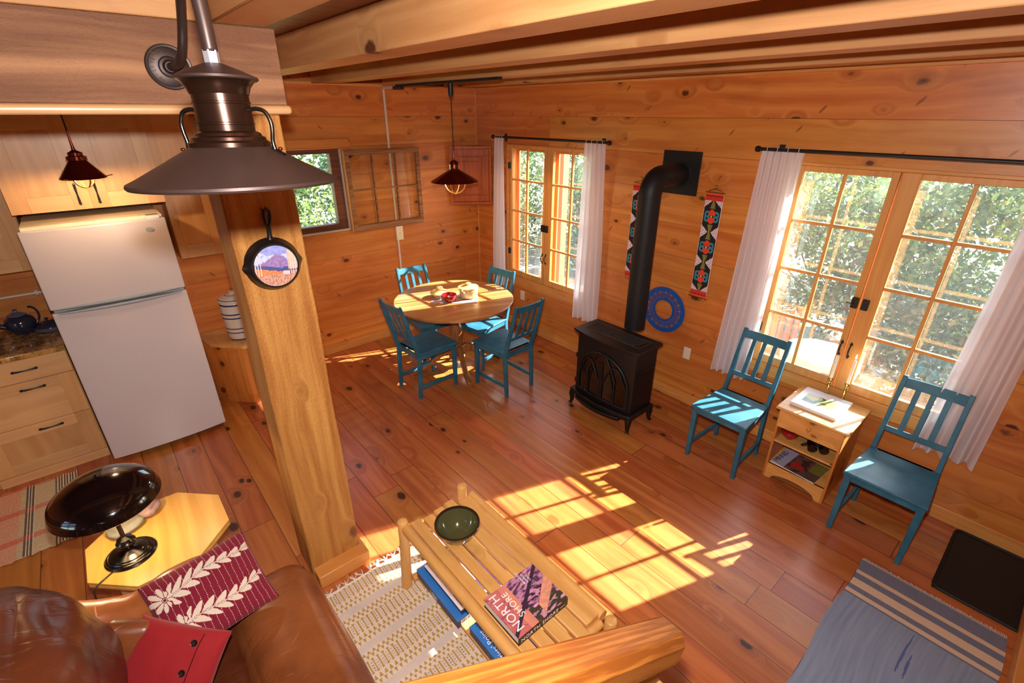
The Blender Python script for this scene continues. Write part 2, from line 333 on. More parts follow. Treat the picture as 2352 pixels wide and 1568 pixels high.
class MB:
    def __init__(s): s.bm = bmesh.new(); s.col = None
    def _f(s, vs, mi=0):
        try: f = s.bm.faces.new(vs); f.material_index = mi; return f
        except ValueError: return None
    def hexa(s, P, mi=0, m=I4):
        v = [s.bm.verts.new(m @ Vector(p)) for p in P]
        for q in ((0, 3, 2, 1), (4, 5, 6, 7), (0, 1, 5, 4), (1, 2, 6, 5), (2, 3, 7, 6), (3, 0, 4, 7)): s._f([v[i] for i in q], mi)
        return s
    def bx(s, x0, x1, y0, y1, z0, z1, mi=0, m=I4):
        return s.hexa([(x0, y0, z0), (x1, y0, z0), (x1, y1, z0), (x0, y1, z0), (x0, y0, z1), (x1, y0, z1), (x1, y1, z1), (x0, y1, z1)], mi, m)
    def bar(s, p, q, w, h, upv=(0, 0, 1), mi=0, w2=None, h2=None):
        p, q = Vector(p), Vector(q); d = (q-p).normalized(); sd = d.cross(Vector(upv))
        if sd.length < 1e-5: sd = Vector((1, 0, 0))
        sd.normalize(); u = sd.cross(d); w2 = w2 or w; h2 = h2 or h
        P = []
        for c, ww, hh in ((p, w, h), (q, w2, h2)):
            P += [c-sd*ww/2-u*hh/2, c+sd*ww/2-u*hh/2, c+sd*ww/2+u*hh/2, c-sd*ww/2+u*hh/2]
        return s.hexa(P, mi)
    def tube(s, pts, r, seg=12, mi=0, cap=True, m=I4, closed=False):
        pts = [Vector(p) for p in pts]; n = len(pts); rings = []; prev = None
        rr = r if isinstance(r, (list, tuple)) else [r]*n
        for i, p in enumerate(pts):
            a = pts[i-1] if i or closed else p; b = pts[(i+1) % n] if i < n-1 or closed else p
            d = (b-a).normalized()
            if prev is None:
                k = Vector((0, 0, 1)) if abs(d.z) < .9 else Vector((1, 0, 0)); sd = d.cross(k).normalized()
            else: sd = (prev-d*prev.dot(d)).normalized()
            prev = sd; u = d.cross(sd)
            rings.append([s.bm.verts.new(m @ (p+(sd*math.cos(2*PI*j/seg)+u*math.sin(2*PI*j/seg))*rr[i])) for j in range(seg)])
        for i in range(n if closed else n-1):
            A, B = rings[i], rings[(i+1) % n]
            for j in range(seg): s._f((A[j], A[(j+1) % seg], B[(j+1) % seg], B[j]), mi)
        if cap and not closed: s._f(rings[0][::-1], mi); s._f(rings[-1], mi)
        return s
    def lathe(s, prof, seg=32, m=I4, mi=0, cap=True, wob=None):
        rings = []
        for r, z in prof:
            rings.append([s.bm.verts.new(m @ Vector(((r*(1+(wob(j/seg, z) if wob else 0)))*math.cos(2*PI*j/seg), (r*(1+(wob(j/seg, z) if wob else 0)))*math.sin(2*PI*j/seg), z))) for j in range(seg)])
        for i in range(len(prof)-1):
            k = mi if isinstance(mi, int) else mi[i]
            A, B = rings[i], rings[i+1]
            for j in range(seg): s._f((A[j], A[(j+1) % seg], B[(j+1) % seg], B[j]), k)
        if cap:
            k0 = mi if isinstance(mi, int) else mi[0]; k1 = mi if isinstance(mi, int) else mi[-1]
            if prof[0][0] > 1e-4: s._f(rings[0][::-1], k0)
            if prof[-1][0] > 1e-4: s._f(rings[-1], k1)
        return s
    def prism(s, poly, z0, z1, m=I4, mi=0):
        A = [s.bm.verts.new(m @ Vector((x, y, z0))) for x, y in poly]; B = [s.bm.verts.new(m @ Vector((x, y, z1))) for x, y in poly]
        n = len(poly); fs = [s._f(A[::-1], mi), s._f(B, mi)]
        for i in range(n): s._f((A[i], A[(i+1) % n], B[(i+1) % n], B[i]), mi)
        if n > 4: bmesh.ops.triangulate(s.bm, faces=[f for f in fs if f])
        return s
    def grid(s, f, nu, nv, mi=0, m=I4, colf=None, wrapu=False):
        V = [[s.bm.verts.new(m @ Vector(f(i/nu, j/nv))) for j in range(nv+1)] for i in range(nu+(0 if wrapu else 1))]
        if colf and s.col is None: s.col = s.bm.loops.layers.float_color.new('Col')
        for i in range(nu):
            for j in range(nv):
                i2 = (i+1) % len(V) if wrapu else i+1
                fc = s._f((V[i][j], V[i2][j], V[i2][j+1], V[i][j+1]), mi)
                if fc and colf:
                    c = srgb(colf((i+.5)/nu, (j+.5)/nv))
                    for l in fc.loops: l[s.col] = c
        return s
    def rbox(s, size, r, n=10, m=I4, mi=0, disp=None, puff=(0, 0, 0)):
        """rounded, optionally wrinkled / puffed box centred at the origin"""
        hx, hy, hz = [a/2 for a in size]; r = min(r, hx, hy, hz); cache = {}
        def vert(p):
            k = tuple(round(a, 5) for a in p)
            if k in cache: return cache[k]
            q = Vector((p[0]*hx, p[1]*hy, p[2]*hz)); c = Vector((max(-hx+r, min(hx-r, q.x)), max(-hy+r, min(hy-r, q.y)), max(-hz+r, min(hz-r, q.z))))
            d = q-c; d = d.normalized() if d.length > 1e-9 else Vector((0, 0, 0)); w = c+d*r
            a, b, g = p
            w += Vector((puff[0]*a*(1-b*b)*(1-g*g), puff[1]*b*(1-a*a)*(1-g*g), puff[2]*g*(1-a*a)*(1-b*b)))
            if disp: w += (d if d.length else Vector((0, 0, 1)))*disp(w)
            cache[k] = s.bm.verts.new(m @ w); return cache[k]
        rng = [-1+2*i/n for i in range(n+1)]
        for ax in range(3):
            for sg in (-1, 1):
                for i in range(n):
                    for j in range(n):
                        P = []
                        for (a, b) in ((rng[i], rng[j]), (rng[i+1], rng[j]), (rng[i+1], rng[j+1]), (rng[i], rng[j+1])):
                            p = [0, 0, 0]; p[ax] = sg; p[(ax+1) % 3] = a; p[(ax+2) % 3] = b; P.append(vert(p))
                        s._f(P if sg > 0 else P[::-1], mi)
        return s
    def text(s, body, size, m=I4, mi=0, ext=.0006, align='LEFT', space=1.0):
        cu = bpy.data.curves.new('t', 'FONT'); cu.body = body; cu.size = size; cu.extrude = ext; cu.align_x = align; cu.space_character = space; cu.resolution_u = 3
        o = bpy.data.objects.new('t', cu); me = bpy.data.meshes.new_from_object(o)
        for v in me.vertices: v.co = m @ v.co
        k = len(s.bm.faces); s.bm.from_mesh(me); s.bm.faces.ensure_lookup_table()
        for f in s.bm.faces[k:]: f.material_index = mi
        bpy.data.objects.remove(o); bpy.data.curves.remove(cu); bpy.data.meshes.remove(me); return s
    def build(s, name, mats, parent=None, bevel=0, smooth=None, sub=0, loc=None, bseg=2, norm=True):
        if norm and not s.col: bmesh.ops.recalc_face_normals(s.bm, faces=s.bm.faces)
        me = bpy.data.meshes.new(name); s.bm.to_mesh(me); s.bm.free()
        for k in (mats if isinstance(mats, (list, tuple)) else [mats]): me.materials.append(M[k])
        o = bpy.data.objects.new(name, me); COL.objects.link(o)
        if smooth:
            for p in me.polygons: p.use_smooth = True
            if smooth != True: me.set_sharp_from_angle(angle=math.radians(smooth))
        if bevel:
            b = o.modifiers.new('bevel', 'BEVEL'); b.width = bevel; b.segments = bseg; b.limit_method = 'ANGLE'; b.angle_limit = math.radians(40)
            if not smooth:
                for p in me.polygons: p.use_smooth = True
                me.set_sharp_from_angle(angle=math.radians(35))
        if sub:
            b = o.modifiers.new('sub', 'SUBSURF'); b.levels = sub; b.render_levels = sub
        if parent is not None: o.parent = parent
        if loc is not None: o.location = loc
        return o

def thing(name, label, cat, loc=(0, 0, 0), rz=0, group=None):
    o = bpy.data.objects.new(name, None); COL.objects.link(o); o.empty_display_size = .1
    o.location = loc; o.rotation_euler = (0, 0, rz); o['label'] = label; o['category'] = cat
    if group: o['group'] = group
    return o
def tag(o, label, cat, group=None, kind=None):
    o['label'] = label; o['category'] = cat
    if group: o['group'] = group
    if kind: o['kind'] = kind
    return o
def struct(o, label=None): 
    o['kind'] = 'structure'
    if label: o['label'] = label
    return o
def dup(root, loc, rz, label):
    r = root.copy(); COL.objects.link(r); r.location = loc; r.rotation_euler = (0, 0, rz); r['label'] = label
    def rec(a, b):
        for ch in list(a.children):
            c = ch.copy(); COL.objects.link(c); c.parent = b; rec(ch, c)
    rec(root, r); return r

# ================================================================== the room
RX1, RY1, CZ = 6.2, 7.0, 2.92
def wall_x(x0, x1, y0, y1, z0, z1, holes):     # wall lying in a plane x = const
    b = MB(); ys = sorted({y0, y1, *[v for h in holes for v in h[:2]]})
    for a, c in zip(ys, ys[1:]):
        hs = [h for h in holes if h[0] <= a and h[1] >= c]
        if hs: b.bx(x0, x1, a, c, z0, hs[0][2]); b.bx(x0, x1, a, c, hs[0][3], z1)
        else: b.bx(x0, x1, a, c, z0, z1)
    return b
def wall_y(y0, y1, x0, x1, z0, z1, holes):
    b = MB(); xs = sorted({x0, x1, *[v for h in holes for v in h[:2]]})
    for a, c in zip(xs, xs[1:]):
        hs = [h for h in holes if h[0] <= a and h[1] >= c]
        if hs: b.bx(a, c, y0, y1, z0, hs[0][2]); b.bx(a, c, y0, y1, hs[0][3], z1)
        else: b.bx(a, c, y0, y1, z0, z1)
    return b
struct(MB().bx(-.16, RX1+.16, -.16, RY1+.16, -.12, 0).build('floor', 'floor'))
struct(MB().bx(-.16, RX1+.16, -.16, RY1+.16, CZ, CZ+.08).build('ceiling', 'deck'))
struct(wall_x(-.16, 0, -.16, RY1+.16, 0, CZ, [(.57, 1.94, .565, 2.175), (3.65, 5.03, .565, 2.195)]).build('wall_right', 'wallR'))
struct(wall_y(-.16, 0, 0, RX1, 0, CZ, [(1.73, 2.70, 1.37, 2.17)]).build('wall_left', 'wallL'))
struct(wall_x(RX1, RX1+.16, -.16, RY1+.16, 0, CZ, [(2.6, 3.8, 1.0, 2.1)]).build('wall_back', 'wallR'))
struct(wall_y(RY1, RY1+.16, 0, RX1, 0, CZ, []).build('wall_near', 'wallL'))
b = MB().bx(0, .014, 0, RY1, 0, .10); struct(b.build('baseboard_right', 'trimY', bevel=.003))
b = MB().bx(.014, 3.0, 0, .014, 0, .10); struct(b.build('baseboard_left', 'trimX', bevel=.003))
b = MB().bx(0, .01, 0, .006, .1, 2.74); struct(b.build('trim_1', 'trimZ'))
b = MB().bx(0, .035, 0, RY1, 2.735, 2.765); struct(b.build('trim_2', 'trimY', bevel=.003))
b = MB().bx(.035, 3.1, 0, .03, 2.735, 2.76); struct(b.build('trim_3', 'trimX', bevel=.003))

# exposed joists (each timber one thing)
for k, (x0, x1, z0, y0, lab) in enumerate([(.27, .46, 2.745, .03, 'ceiling joist nearest the window wall'), (1.02, 1.20, 2.742, .03, 'ceiling joist just beyond the black track light'),
        (1.74, 1.92, 2.742, .03, 'ceiling joist with oval knots, second from the post'), (2.46, 2.66, 2.742, .03, 'wide ceiling joist next to the post, knotty face'), (3.12, 3.30, 2.79, 2.87, 'short sawn joist resting over the post end of the beam')]):
    o = MB().bx(x0, x1, y0, RY1, z0, CZ).build('ceiling_joist', 'joist', bevel=.006)
    tag(o, 'rough sawn pine ' + lab, 'beam', 'exposed ceiling joists'); 
    o['kind'] = 'structure'
o = MB().bx(3.085, RX1, 2.62, 2.86, 2.525, 2.79).build('support_beam', 'beam', bevel=.004)
tag(o, 'weathered brown timber beam over the kitchen opening', 'beam'); o['kind'] = 'structure'
o = MB().bx(3.31, RX1, 2.64, 2.865, 2.79, CZ).build('beam_plate', 'joist', bevel=.004)
tag(o, 'pale plank lying on top of the weathered beam', 'beam'); o['kind'] = 'structure'
b = MB().bx(3.076, RX1, 2.56, 2.885, 2.492, 2.525)
o = b.build("beam_edge_board", "mapX", bevel=.014, bseg=4); tag(o, 'pale rounded board under the weathered beam', 'trim'); o['kind'] = 'structure'

def knotty_post():
    b = MB().bx(3.118, 3.405, 2.60, 2.858, 0, 2.492)
    for v in b.bm.verts: pass
    bmesh.ops.subdivide_edges(b.bm, edges=[e for e in b.bm.edges if abs(e.verts[0].co.z-e.verts[1].co.z) > 1], cuts=40, use_grid_fill=True)
    for v in b.bm.verts:
        n = noise.noise(Vector((v.co.x*3, v.co.y*3, v.co.z*2.2)))*.006
        v.co.x += n; v.co.y += noise.noise(Vector((v.co.x*2+7, 3, v.co.z*3)))*.004 if v.co.y > 2.7 else 0
    return b
o = knotty_post().build('support_post', 'post', bevel=.007)
tag(o, 'thick sawn pine post with a pan hanging on it', 'post'); o['kind'] = 'structure'
o = MB().bx(3.095, 3.40, 2.575, 2.945, 0, .09).build('post_plinth', 'trimX', bevel=.006)
tag(o, 'pine block boxed round the foot of the post', 'trim'); o['kind'] = 'structure'
o = MB().bx(.34, 1.6, 5.60, 5.64, 0, .11).build('low_edge_board', 'trimX', bevel=.006)
tag(o, 'low pine board edging the floor by the blue rug corner', 'trim'); o['kind'] = 'structure'

# ------------------------------------------------------------------ windows of the right wall
def sash(par, y0, y1, p0, p1, ym, z0=.668, z1=2.172, q0=.735, q1=2.135):
    X0, X1 = -.042, -.006
    b = MB()
    b.bx(X0, X1, y0, p0, z0, z1); b.bx(X0, X1, p1, y1, z0, z1); b.bx(X0, X1, p0, p1, z0, q0); b.bx(X0, X1, p0, p1, q1, z1)
    s = b.build('sash', 'trimZ', par, bevel=.003)
    g = MB()
    g.bx(X0+.008, X1-.004, ym-.011, ym+.011, q0, q1)
    for z in (1.10, 1.45, 1.80):
        g.bx(X0+.008, X1-.004, p0, ym-.011, z-.011, z+.011); g.bx(X0+.008, X1-.004, ym+.011, p1, z-.011, z+.011)
    g.build('muntin', 'trimZ', s, bevel=.003)
    MB().bx(-.027, -.024, p0, p1, q0, q1).build('pane', 'glass', s)
    return s
def pull(par, y, z):
    b = MB(); b.tube([(-.004, y, z-.045), (.016, y, z-.03), (.024, y, z), (.016, y, z+.03), (-.004, y, z+.045)], [.004, .005, .0055, .005, .004], 8)
    for s in (-1, 1): b.prism([(-.011, 0), (0, s*.022), (.011, 0), (0, -s*.012)], 0, .004, Matrix.Translation((-.006, y, z+s*.045)) @ RY(PI/2) @ RZ(PI/2))
    return b.build('pull_handle', 'black', par, smooth=30)
def window(name, fy0, fy1, sl, sr, z1):
    w = bpy.data.objects.new(name, None); COL.objects.link(w); w['kind'] = 'structure'
    b = MB()
    b.bx(-.05, .006, fy0, sl[0]-.002, .565, z1); b.bx(-.05, .006, sr[1]+.002, fy1, .565, z1)
    b.bx(-.05, .006, sl[0]-.002, sr[1]+.002, .565, .664); b.bx(-.05, .006, sl[0]-.002, sr[1]+.002, 2.174, z1)
    b.build('window_frame', 'trimY', w, bevel=.003)
    b = MB()      # jamb lining through the wall
    b.bx(-.16, -.05, fy0, fy0+.03, .565, z1); b.bx(-.16, -.05, fy1-.03, fy1, .565, z1); b.bx(-.18, -.05, fy0, fy1, .565, .60); b.bx(-.16, -.05, fy0, fy1, z1-.03, z1)
    b.build('jamb_lining', 'trimZ', w)
    b = MB(); ym = (sl[1]+sr[0])/2
    for a, c in ((fy0+.03, ym-.02), (ym+.02, fy1-.03)):
        b.bx(-.155, -.135, a, a+.035, .60, z1-.03); b.bx(-.155, -.135, c-.035, c, .60, z1-.03); b.bx(-.155, -.135, a+.035, c-.035, .60, .64); b.bx(-.155, -.135, a+.035, c-.035, z1-.07, z1-.03)
    b.bx(-.155, -.135, ym-.02, ym+.02, .60, z1-.03)
    s = b.build('storm_frame', 'cedar', w)
    MB().bx(-.147, -.144, fy0+.06, fy1-.06, .63, z1-.05).build('storm_pane', 'dustyglass', s)
    a = sash(w, *sl); c = sash(w, *sr)
    pull(a, sl[1]-.022, .975); pull(c, sr[0]+.026, .975)
    for s, y in ((a, sl[1]-.022), (c, sr[0]+.03)):
        l = MB().bx(-.008, .014, y-.020, y+.020, 1.285, 1.36)
        if s is a: l.tube([(.014, y, 1.32), (.03, y-.01, 1.32), (.032, y-.045, 1.322)], .004, 8)
        l.build('latch', 'black', s, bevel=.003)
    for y, s in ((sl[0]+.004, a), (sr[1]-.004, c)):
        for z in (.96, 1.95): MB().bx(-.008, .012, y-.016, y+.016, z-.035, z+.035).build('hinge', 'black', s, bevel=.002)
    return w
window('window_1', .57, 1.94, (.616, 1.216, .652, 1.180, .906), (1.222, 1.892, 1.315, 1.850, 1.583), 2.175)
window('window_2', 3.65, 5.03, (3.70, 4.302, 3.75, 4.262, 4.006), (4.312, 4.972, 4.411, 4.919, 4.666), 2.195)
o = MB().bx(-.56, -.46, .83, 1.03, -.5, 3.0).build('sun_blocking_post', 'cedar', bevel=.006); tag(o, 'cedar post added outside the small window to block part of the sun', 'post')  # added blocker: keeps the sun off part of the left wall
# fixed window of the left wall
w = bpy.data.objects.new('window_3', None); COL.objects.link(w); w['kind'] = 'structure'
b = MB().bx(1.73, 1.83, -.10, -.02, 1.37, 2.17); b.bx(2.60, 2.70, -.10, -.02, 1.37, 2.17); b.bx(1.83, 2.60, -.10, -.02, 1.37, 1.43); b.bx(1.83, 2.60, -.10, -.02, 2.125, 2.17)
b.build('window_frame', 'darkwood', w, bevel=.003)
b = MB().bx(1.725, 1.738, -.02, .012, 1.36, 2.165); b.bx(1.738, 2.70, -.02, .012, 1.355, 1.372); b.build('weatherstrip', 'tapeold', w, bevel=.002)
MB().bx(1.83, 2.60, -.065, -.062, 1.43, 2.125).build('pane', 'dustyglass', w)
o = MB().bx(1.62, 2.72, 0, .035, 2.175, 2.262).build('trim_4', 'wallL', bevel=.004); struct(o)
# unseen window added behind the camera to let more sky light in
for nm, (x, y0, y1) in (('added_window_4', (RX1+.06, 2.6, 3.8)),):
    w = bpy.data.objects.new(nm, None); COL.objects.link(w); w['kind'] = 'structure'
    b = MB()
    for y in (y0, (y0+y1)/2-.03, y1-.06): b.bx(x, x+.05, y, y+.06, 1.0, 2.1)
    b.bx(x, x+.05, y0, y1, 1.0, 1.06); b.bx(x, x+.05, y0, y1, 2.04, 2.1); b.build('window_frame', 'trimZ', w)
# the opened sash folded back on the left wall
t = thing('open_window_sash', 'weathered six-pane sash swung open flat against the left wall', 'window sash', (1.71, .03, 1.335))
b = MB(); Wd, Hh = .86, .815
b.bx(-Wd, 0, 0, .035, 0, .06); b.bx(-Wd, 0, 0, .035, Hh-.045, Hh); b.bx(-Wd, -Wd+.045, 0, .035, .06, Hh-.045); b.bx(-.045, 0, 0, .035, .06, Hh-.045)
b.build('sash_frame', 'oldsash', t, bevel=.003)
b = MB()
for x in (-Wd*.345, -Wd*.655): b.bx(x-.008, x+.008, .004, .030, .06, Hh-.045)
b.bx(-Wd+.045, -.045, .006, .028, .415, .431); b.build('muntin', 'oldsash', t, bevel=.002)
MB().bx(-Wd+.045, -.045, .016, .018, .06, Hh-.045).build('pane', 'glass', t)
MB().bx(.002, .010, -.028, .03, .0, Hh).build('edge_strip', 'trimZ', t)

# ------------------------------------------------------------------ outdoors
def ground(name, x0, x1, y0, y1, z, mt):
    b = MB(); b.grid(lambda u, v: (x0+(x1-x0)*u, y0+(y1-y0)*v, z+.12*noise.noise(Vector((u*9, v*9, 2)))), 40, 40); return b.build(name, mt, smooth=True)
struct(ground('ground', -90, -.17, -90, 60, -.55, 'gravel'), 'pale sunlit gravel and grass outside the cabin')
struct(ground('ground_left', -.1, 60, -90, -.17, -.45, 'lawn'))
def bush(name, loc, rx, ry, h, n, leaf, mat, label, cat='bush', group='bushes outside the windows', seed=1, trunk=True):
    rnd = random.Random(seed); t = thing(name, label, cat, loc, 0, group)
    b = MB(); b.col = b.bm.loops.layers.float_color.new('Col')
    blobs = [(rnd.uniform(-.75, .75)*rx, rnd.uniform(-.75, .75)*ry, rnd.uniform(.12, .85)*h, rnd.uniform(.25, .5)*min(rx, ry, h*.6)) for _ in range(26)]
    for _ in range(n):
        bx_, by_, bz_, br = rnd.choice(blobs)
        d = Vector((rnd.gauss(0, 1), rnd.gauss(0, 1), rnd.gauss(0, 1))).normalized()
        p = Vector((bx_, by_, bz_))+d*br*rnd.uniform(.6, 1.08)
        if p.z < .02: p.z = .02
        nrm = (d+Vector((rnd.gauss(0, .6), rnd.gauss(0, .6), rnd.gauss(.4, .6)))).normalized()
        a = nrm.orthogonal().normalized(); a = Matrix.Rotation(rnd.uniform(0, 6.28), 3, nrm) @ a; c = nrm.cross(a); L = leaf*rnd.uniform(.6, 1.3)
        vs = [b.bm.verts.new(p+a*L*.5), b.bm.verts.new(p+c*L*.28+nrm*L*.08), b.bm.verts.new(p-a*L*.5), b.bm.verts.new(p-c*L*.28+nrm*L*.08)]
        f = b.bm.faces.new(vs); k = rnd.random()
        for l in f.loops: l[b.col] = (k, k, k, 1)
    b.build('foliage', mat, t)
    s = MB()
    for _ in range(9):
        x, y = rnd.uniform(-.5, .5)*rx, rnd.uniform(-.5, .5)*ry; q = rnd.choice(blobs)
        s.tube([(x*.3, y*.3, 0), ((x+q[0])*.4, (y+q[1])*.4, q[2]*.5), (q[0], q[1], q[2])], [.02, .014, .006], 5)
    s.build('stem', 'bark', t)
    return t
rows = [((-3.4, -3.6, -.55), 1.3, 1.4, 2.7, 4200, .10, 'leafA', 'leafy bush just past the cabin corner outside the small window'),
        ((-5.8, -3.2, -.55), 1.5, 1.6, 3.4, 4200, .12, 'leafC', 'pale tree crown past the cabin corner, behind the nearer bush'),
        ((-5.4, -6.6, -.55), 1.8, 2.0, 3.8, 4200, .14, 'leafB', 'dark distant tree crown farthest past the cabin corner'),
        ((-9.0, -6.0, -.55), 2.2, 2.6, 4.6, 4200, .17, 'leafB', 'distant dark tree at the back of the yard'),
        ((-2.6, -8.6, -.55), 2.0, 1.8, 3.6, 4200, .15, 'leafA', 'distant green tree beyond the gravel past the cabin corner'),
        ((-8.2, -1.6, -.55), 2.0, 2.4, 4.4, 4200, .16, 'leafC', 'distant pale tree behind the bushes of the small window'),
        ((-8.0, 3.6, -.55), 2.0, 2.8, 4.6, 4200, .16, 'leafB', 'distant dark tree behind the bushes of the large window'),
        ((-3.7, 1.4, -.55), 1.1, 1.3, 2.5, 5200, .085, 'leafA', 'broad leafy bush seen through the small window by the table'),
        ((-4.1, 3.6, -.55), 1.2, 1.4, 2.7, 5600, .09, 'leafA', 'bright leafy bush behind the left sash of the large window'),
        ((-3.6, -1.1, -.55), 1.2, 1.3, 2.6, 4200, .09, 'leafB', 'dark leafy bush at the far left of the small window view'),
        ((-3.9, 5.6, -.55), 1.2, 1.4, 2.9, 5600, .09, 'leafA', 'tall leafy bush behind the right sash of the large window'),
        ((-3.0, 4.5, -.55), .7, .8, 1.5, 3600, .075, 'leafB', 'low dark shrub in front of the tall bushes outside'),
        ((-5.6, 2.6, -.55), 1.6, 2.2, 3.6, 4600, .12, 'leafC', 'pale green tree crown rising behind the bushes outside'),
        ((-6.0, 5.0, -.55), 1.6, 2.2, 3.4, 4600, .12, 'leafB', 'shaded green tree crown behind the tall bush outside'),
        ((-6.4, -.6, -.55), 1.6, 2.2, 3.4, 3800, .12, 'leafB', 'shaded tree crown far behind the small window'),
        ((1.4, -6.2, -.45), 1.7, 1.2, 2.6, 4200, .11, 'leafC', 'pale scrubby bush outside the fixed window on the left wall'),
        ((3.1, -5.6, -.45), 1.4, 1.1, 2.3, 4200, .10, 'leafA', 'green bush beyond the gravel outside the fixed window'),
        ((-.6, -6.6, -.45), 1.7, 1.3, 2.8, 3600, .12, 'leafB', 'dark bush at the edge of the fixed window view')]
for i, (loc, rx, ry, h, n, lf, mt, lab) in enumerate(rows): bush('leafy_bush', loc, rx, ry, h, n, lf, mt, lab, seed=11+i)
t = thing('patio_table', 'round outdoor table under a pale blue cover outside the large window', 'table', (-1.25, 3.86, -.5))
b = MB(); b.lathe([(.24, 0), (.28, .25), (.31, .62), (.33, .76), (.34, .84), (.32, .88), (.16, .91), (.03, .92), (.03, .94), (.0, .945)], 40, wob=lambda a, z: .03*math.sin(a*2*PI*9)*(1 if z < .9 else 0)); b.build('table_cover', 'patio', t, smooth=40)
for s in range(4): MB().bar((.25*math.cos(s*PI/2+.7), .25*math.sin(s*PI/2+.7), 0), (.18*math.cos(s*PI/2+.7), .18*math.sin(s*PI/2+.7), .6), .05, .05).build('leg', 'cedar', t)
t = thing('garden_chair', 'cedar garden chair standing behind the covered table outside', 'chair', (-1.9, 3.25, -.5), .6)
MB().bx(-.22, .22, -.22, .22, .40, .43).build('seat', 'cedar', t, bevel=.004)
for sx in (-.2, .2):
    for sy in (-.2, .2): MB().bx(sx-.025, sx+.025, sy-.025, sy+.025, 0, .40 if sx > 0 else .95).build('leg', 'cedar', t, bevel=.003)
b = MB()
for y in (-.12, -.04, .04, .12): b.bx(-.215, -.19, y-.03, y+.03, .5, .9)
b.build('backrest', 'cedar', t, bevel=.003)

# ------------------------------------------------------------------ stair rail beside the camera
KS = .73; SL = math.atan(KS)
t = thing('stair_railing', 'golden fir handrail descending across the bottom of the picture', 'railing', (3.065, 4.80, 0))
d = Vector((math.cos(SL), 0, math.sin(SL))); A = Vector((0, 0, 1.372))
rm = frame(A, d, (0, 1, 0))
b = MB(); oc = [(-.046, -.028), (-.03, -.044), (.03, -.044), (.046, -.028), (.046, .020), (.028, .042), (-.028, .042), (-.046, .02)]
PM = rm @ Matrix(((0, 0, 1, 0), (1, 0, 0, 0), (0, 1, 0, 0), (0, 0, 0, 1)))
b.prism(oc, 0, 1.7); b.build('handrail', 'rail', t, bevel=.004).matrix_local = PM
b = MB(); b.prism([(-.030, -.098), (.030, -.098), (.030, -.046), (-.030, -.046)], .03, 1.7); b.build('lower_rail', 'rail', t, bevel=.003).matrix_local = PM
b = MB().hexa([(.02, -.048, 0), (.118, -.048, 0), (.118, .048, 0), (.02, .048, 0), (.02, -.048, 1.262), (.118, -.048, 1.322), (.118, .048, 1.322), (.02, .048, 1.262)]); b.build('newel_post', 'trimZ', t, bevel=.004)
for k in range(1, 8):
    x = .10+.15*k; b = MB().bx(x-.02, x+.02, -.02, .02, .20+KS*(x-.1), 1.23+KS*(x-.02)); b.build('baluster', 'trimZ', t, bevel=.003)
b = MB(); b.bar((.1, 0, .18), (1.3, 0, .18+KS*1.2), .05, .07); b.build('bottom_rail', 'rail', t, bevel=.003)

# ================================================================== curtains and rods
def rod(y0, y1, z, label, ext=()):
    t = thing('curtain_rod', label, 'curtain rod', (.085, y0, z), 0, 'black curtain rods')
    L = y1-y0
    MB().tube([(0, 0, 0), (0, L, 0)], .012, 14).build('rod', 'black', t, smooth=40)
    for y in (0, L):
        s = -1 if y == 0 else 1
        MB().lathe([(.012, -.006), (.02, 0), (.021, .012), (.017, .026), (.0, .03)], 14, frame((0, y, 0), (1, 0, 0), (0, 0, s), (0, s, 0))).build('finial', 'black', t, smooth=40)
    for y in (.12, L-.12):
        b = MB(); b.bar((-.082, y, -.01), (0, y, -.018), .014, .012); b.bx(-.085, -.078, y-.02, y+.02, -.05, .03); b.build('bracket', 'black', t, bevel=.002)
    return t
rod(.44, 2.10, 2.252, 'black curtain rod over the small window near the corner')
rod(3.46, 5.22, 2.268, 'long black curtain rod over the large window')
def curtain(name, label, yt0, yt1, yb0, yb1, zt, zb, folds, seed, bulge=None):
    rnd = random.Random(seed); ph = rnd.uniform(0, 6)
    def f(u, v):
        z = zt+.012-(zt+.012-zb)*v; q = v**1.1
        a = yt0+(yb0-yt0)*q; c = yt1+(yb1-yt1)*q
        if bulge: c += bulge*math.sin(PI*min(1, v*1.15)); 
        uu = u+.02*math.sin(9*u+seed)*v
        amp = .009+.022*min(1, v*1.6); k = folds*2*PI
        x = .085-.012*min(1, v*2)+amp*math.sin(k*uu+ph+.8*math.sin(3*v+seed))+.008*math.sin(k*1.9*uu+2)*v
        hem = .010*math.sin(k*uu*.5+seed)*v**8
        x = max(.03, x)
        if v < .03: x = .085+(x-.085)*.4
        return (x, a+(c-a)*uu, z+hem)
    b = MB(); b.grid(f, 120, 60)
    # loops round the rod
    for i in range(4):
        y = yt0+(yt1-yt0)*(.12+.25*i); b.tube([(.085+.0155*math.cos(a), y, zt+.0155*math.sin(a)) for a in [k*PI/6 for k in range(12)]], .0022, 6, closed=True)
    o = b.build(name, 'curtain', smooth=True, norm=False)
    tag(o, label, 'curtain', 'sheer white curtains'); return o
curtain('window_curtain', 'narrow white curtain at the left edge of the small window', .46, .625, .40, .60, 2.252, .50, 3, 1)
curtain('window_curtain', 'white curtain right of the small window, beside the stove', 1.815, 2.075, 1.775, 2.105, 2.252, .47, 5, 2)
curtain('window_curtain', 'white curtain left of the large window behind the blue chair', 3.485, 3.765, 3.43, 3.735, 2.268, .49, 6, 3)
curtain('window_curtain', 'white curtain at the far right edge of the large window', 4.93, 5.17, 4.875, 5.17, 2.268, .49, 4, 4)

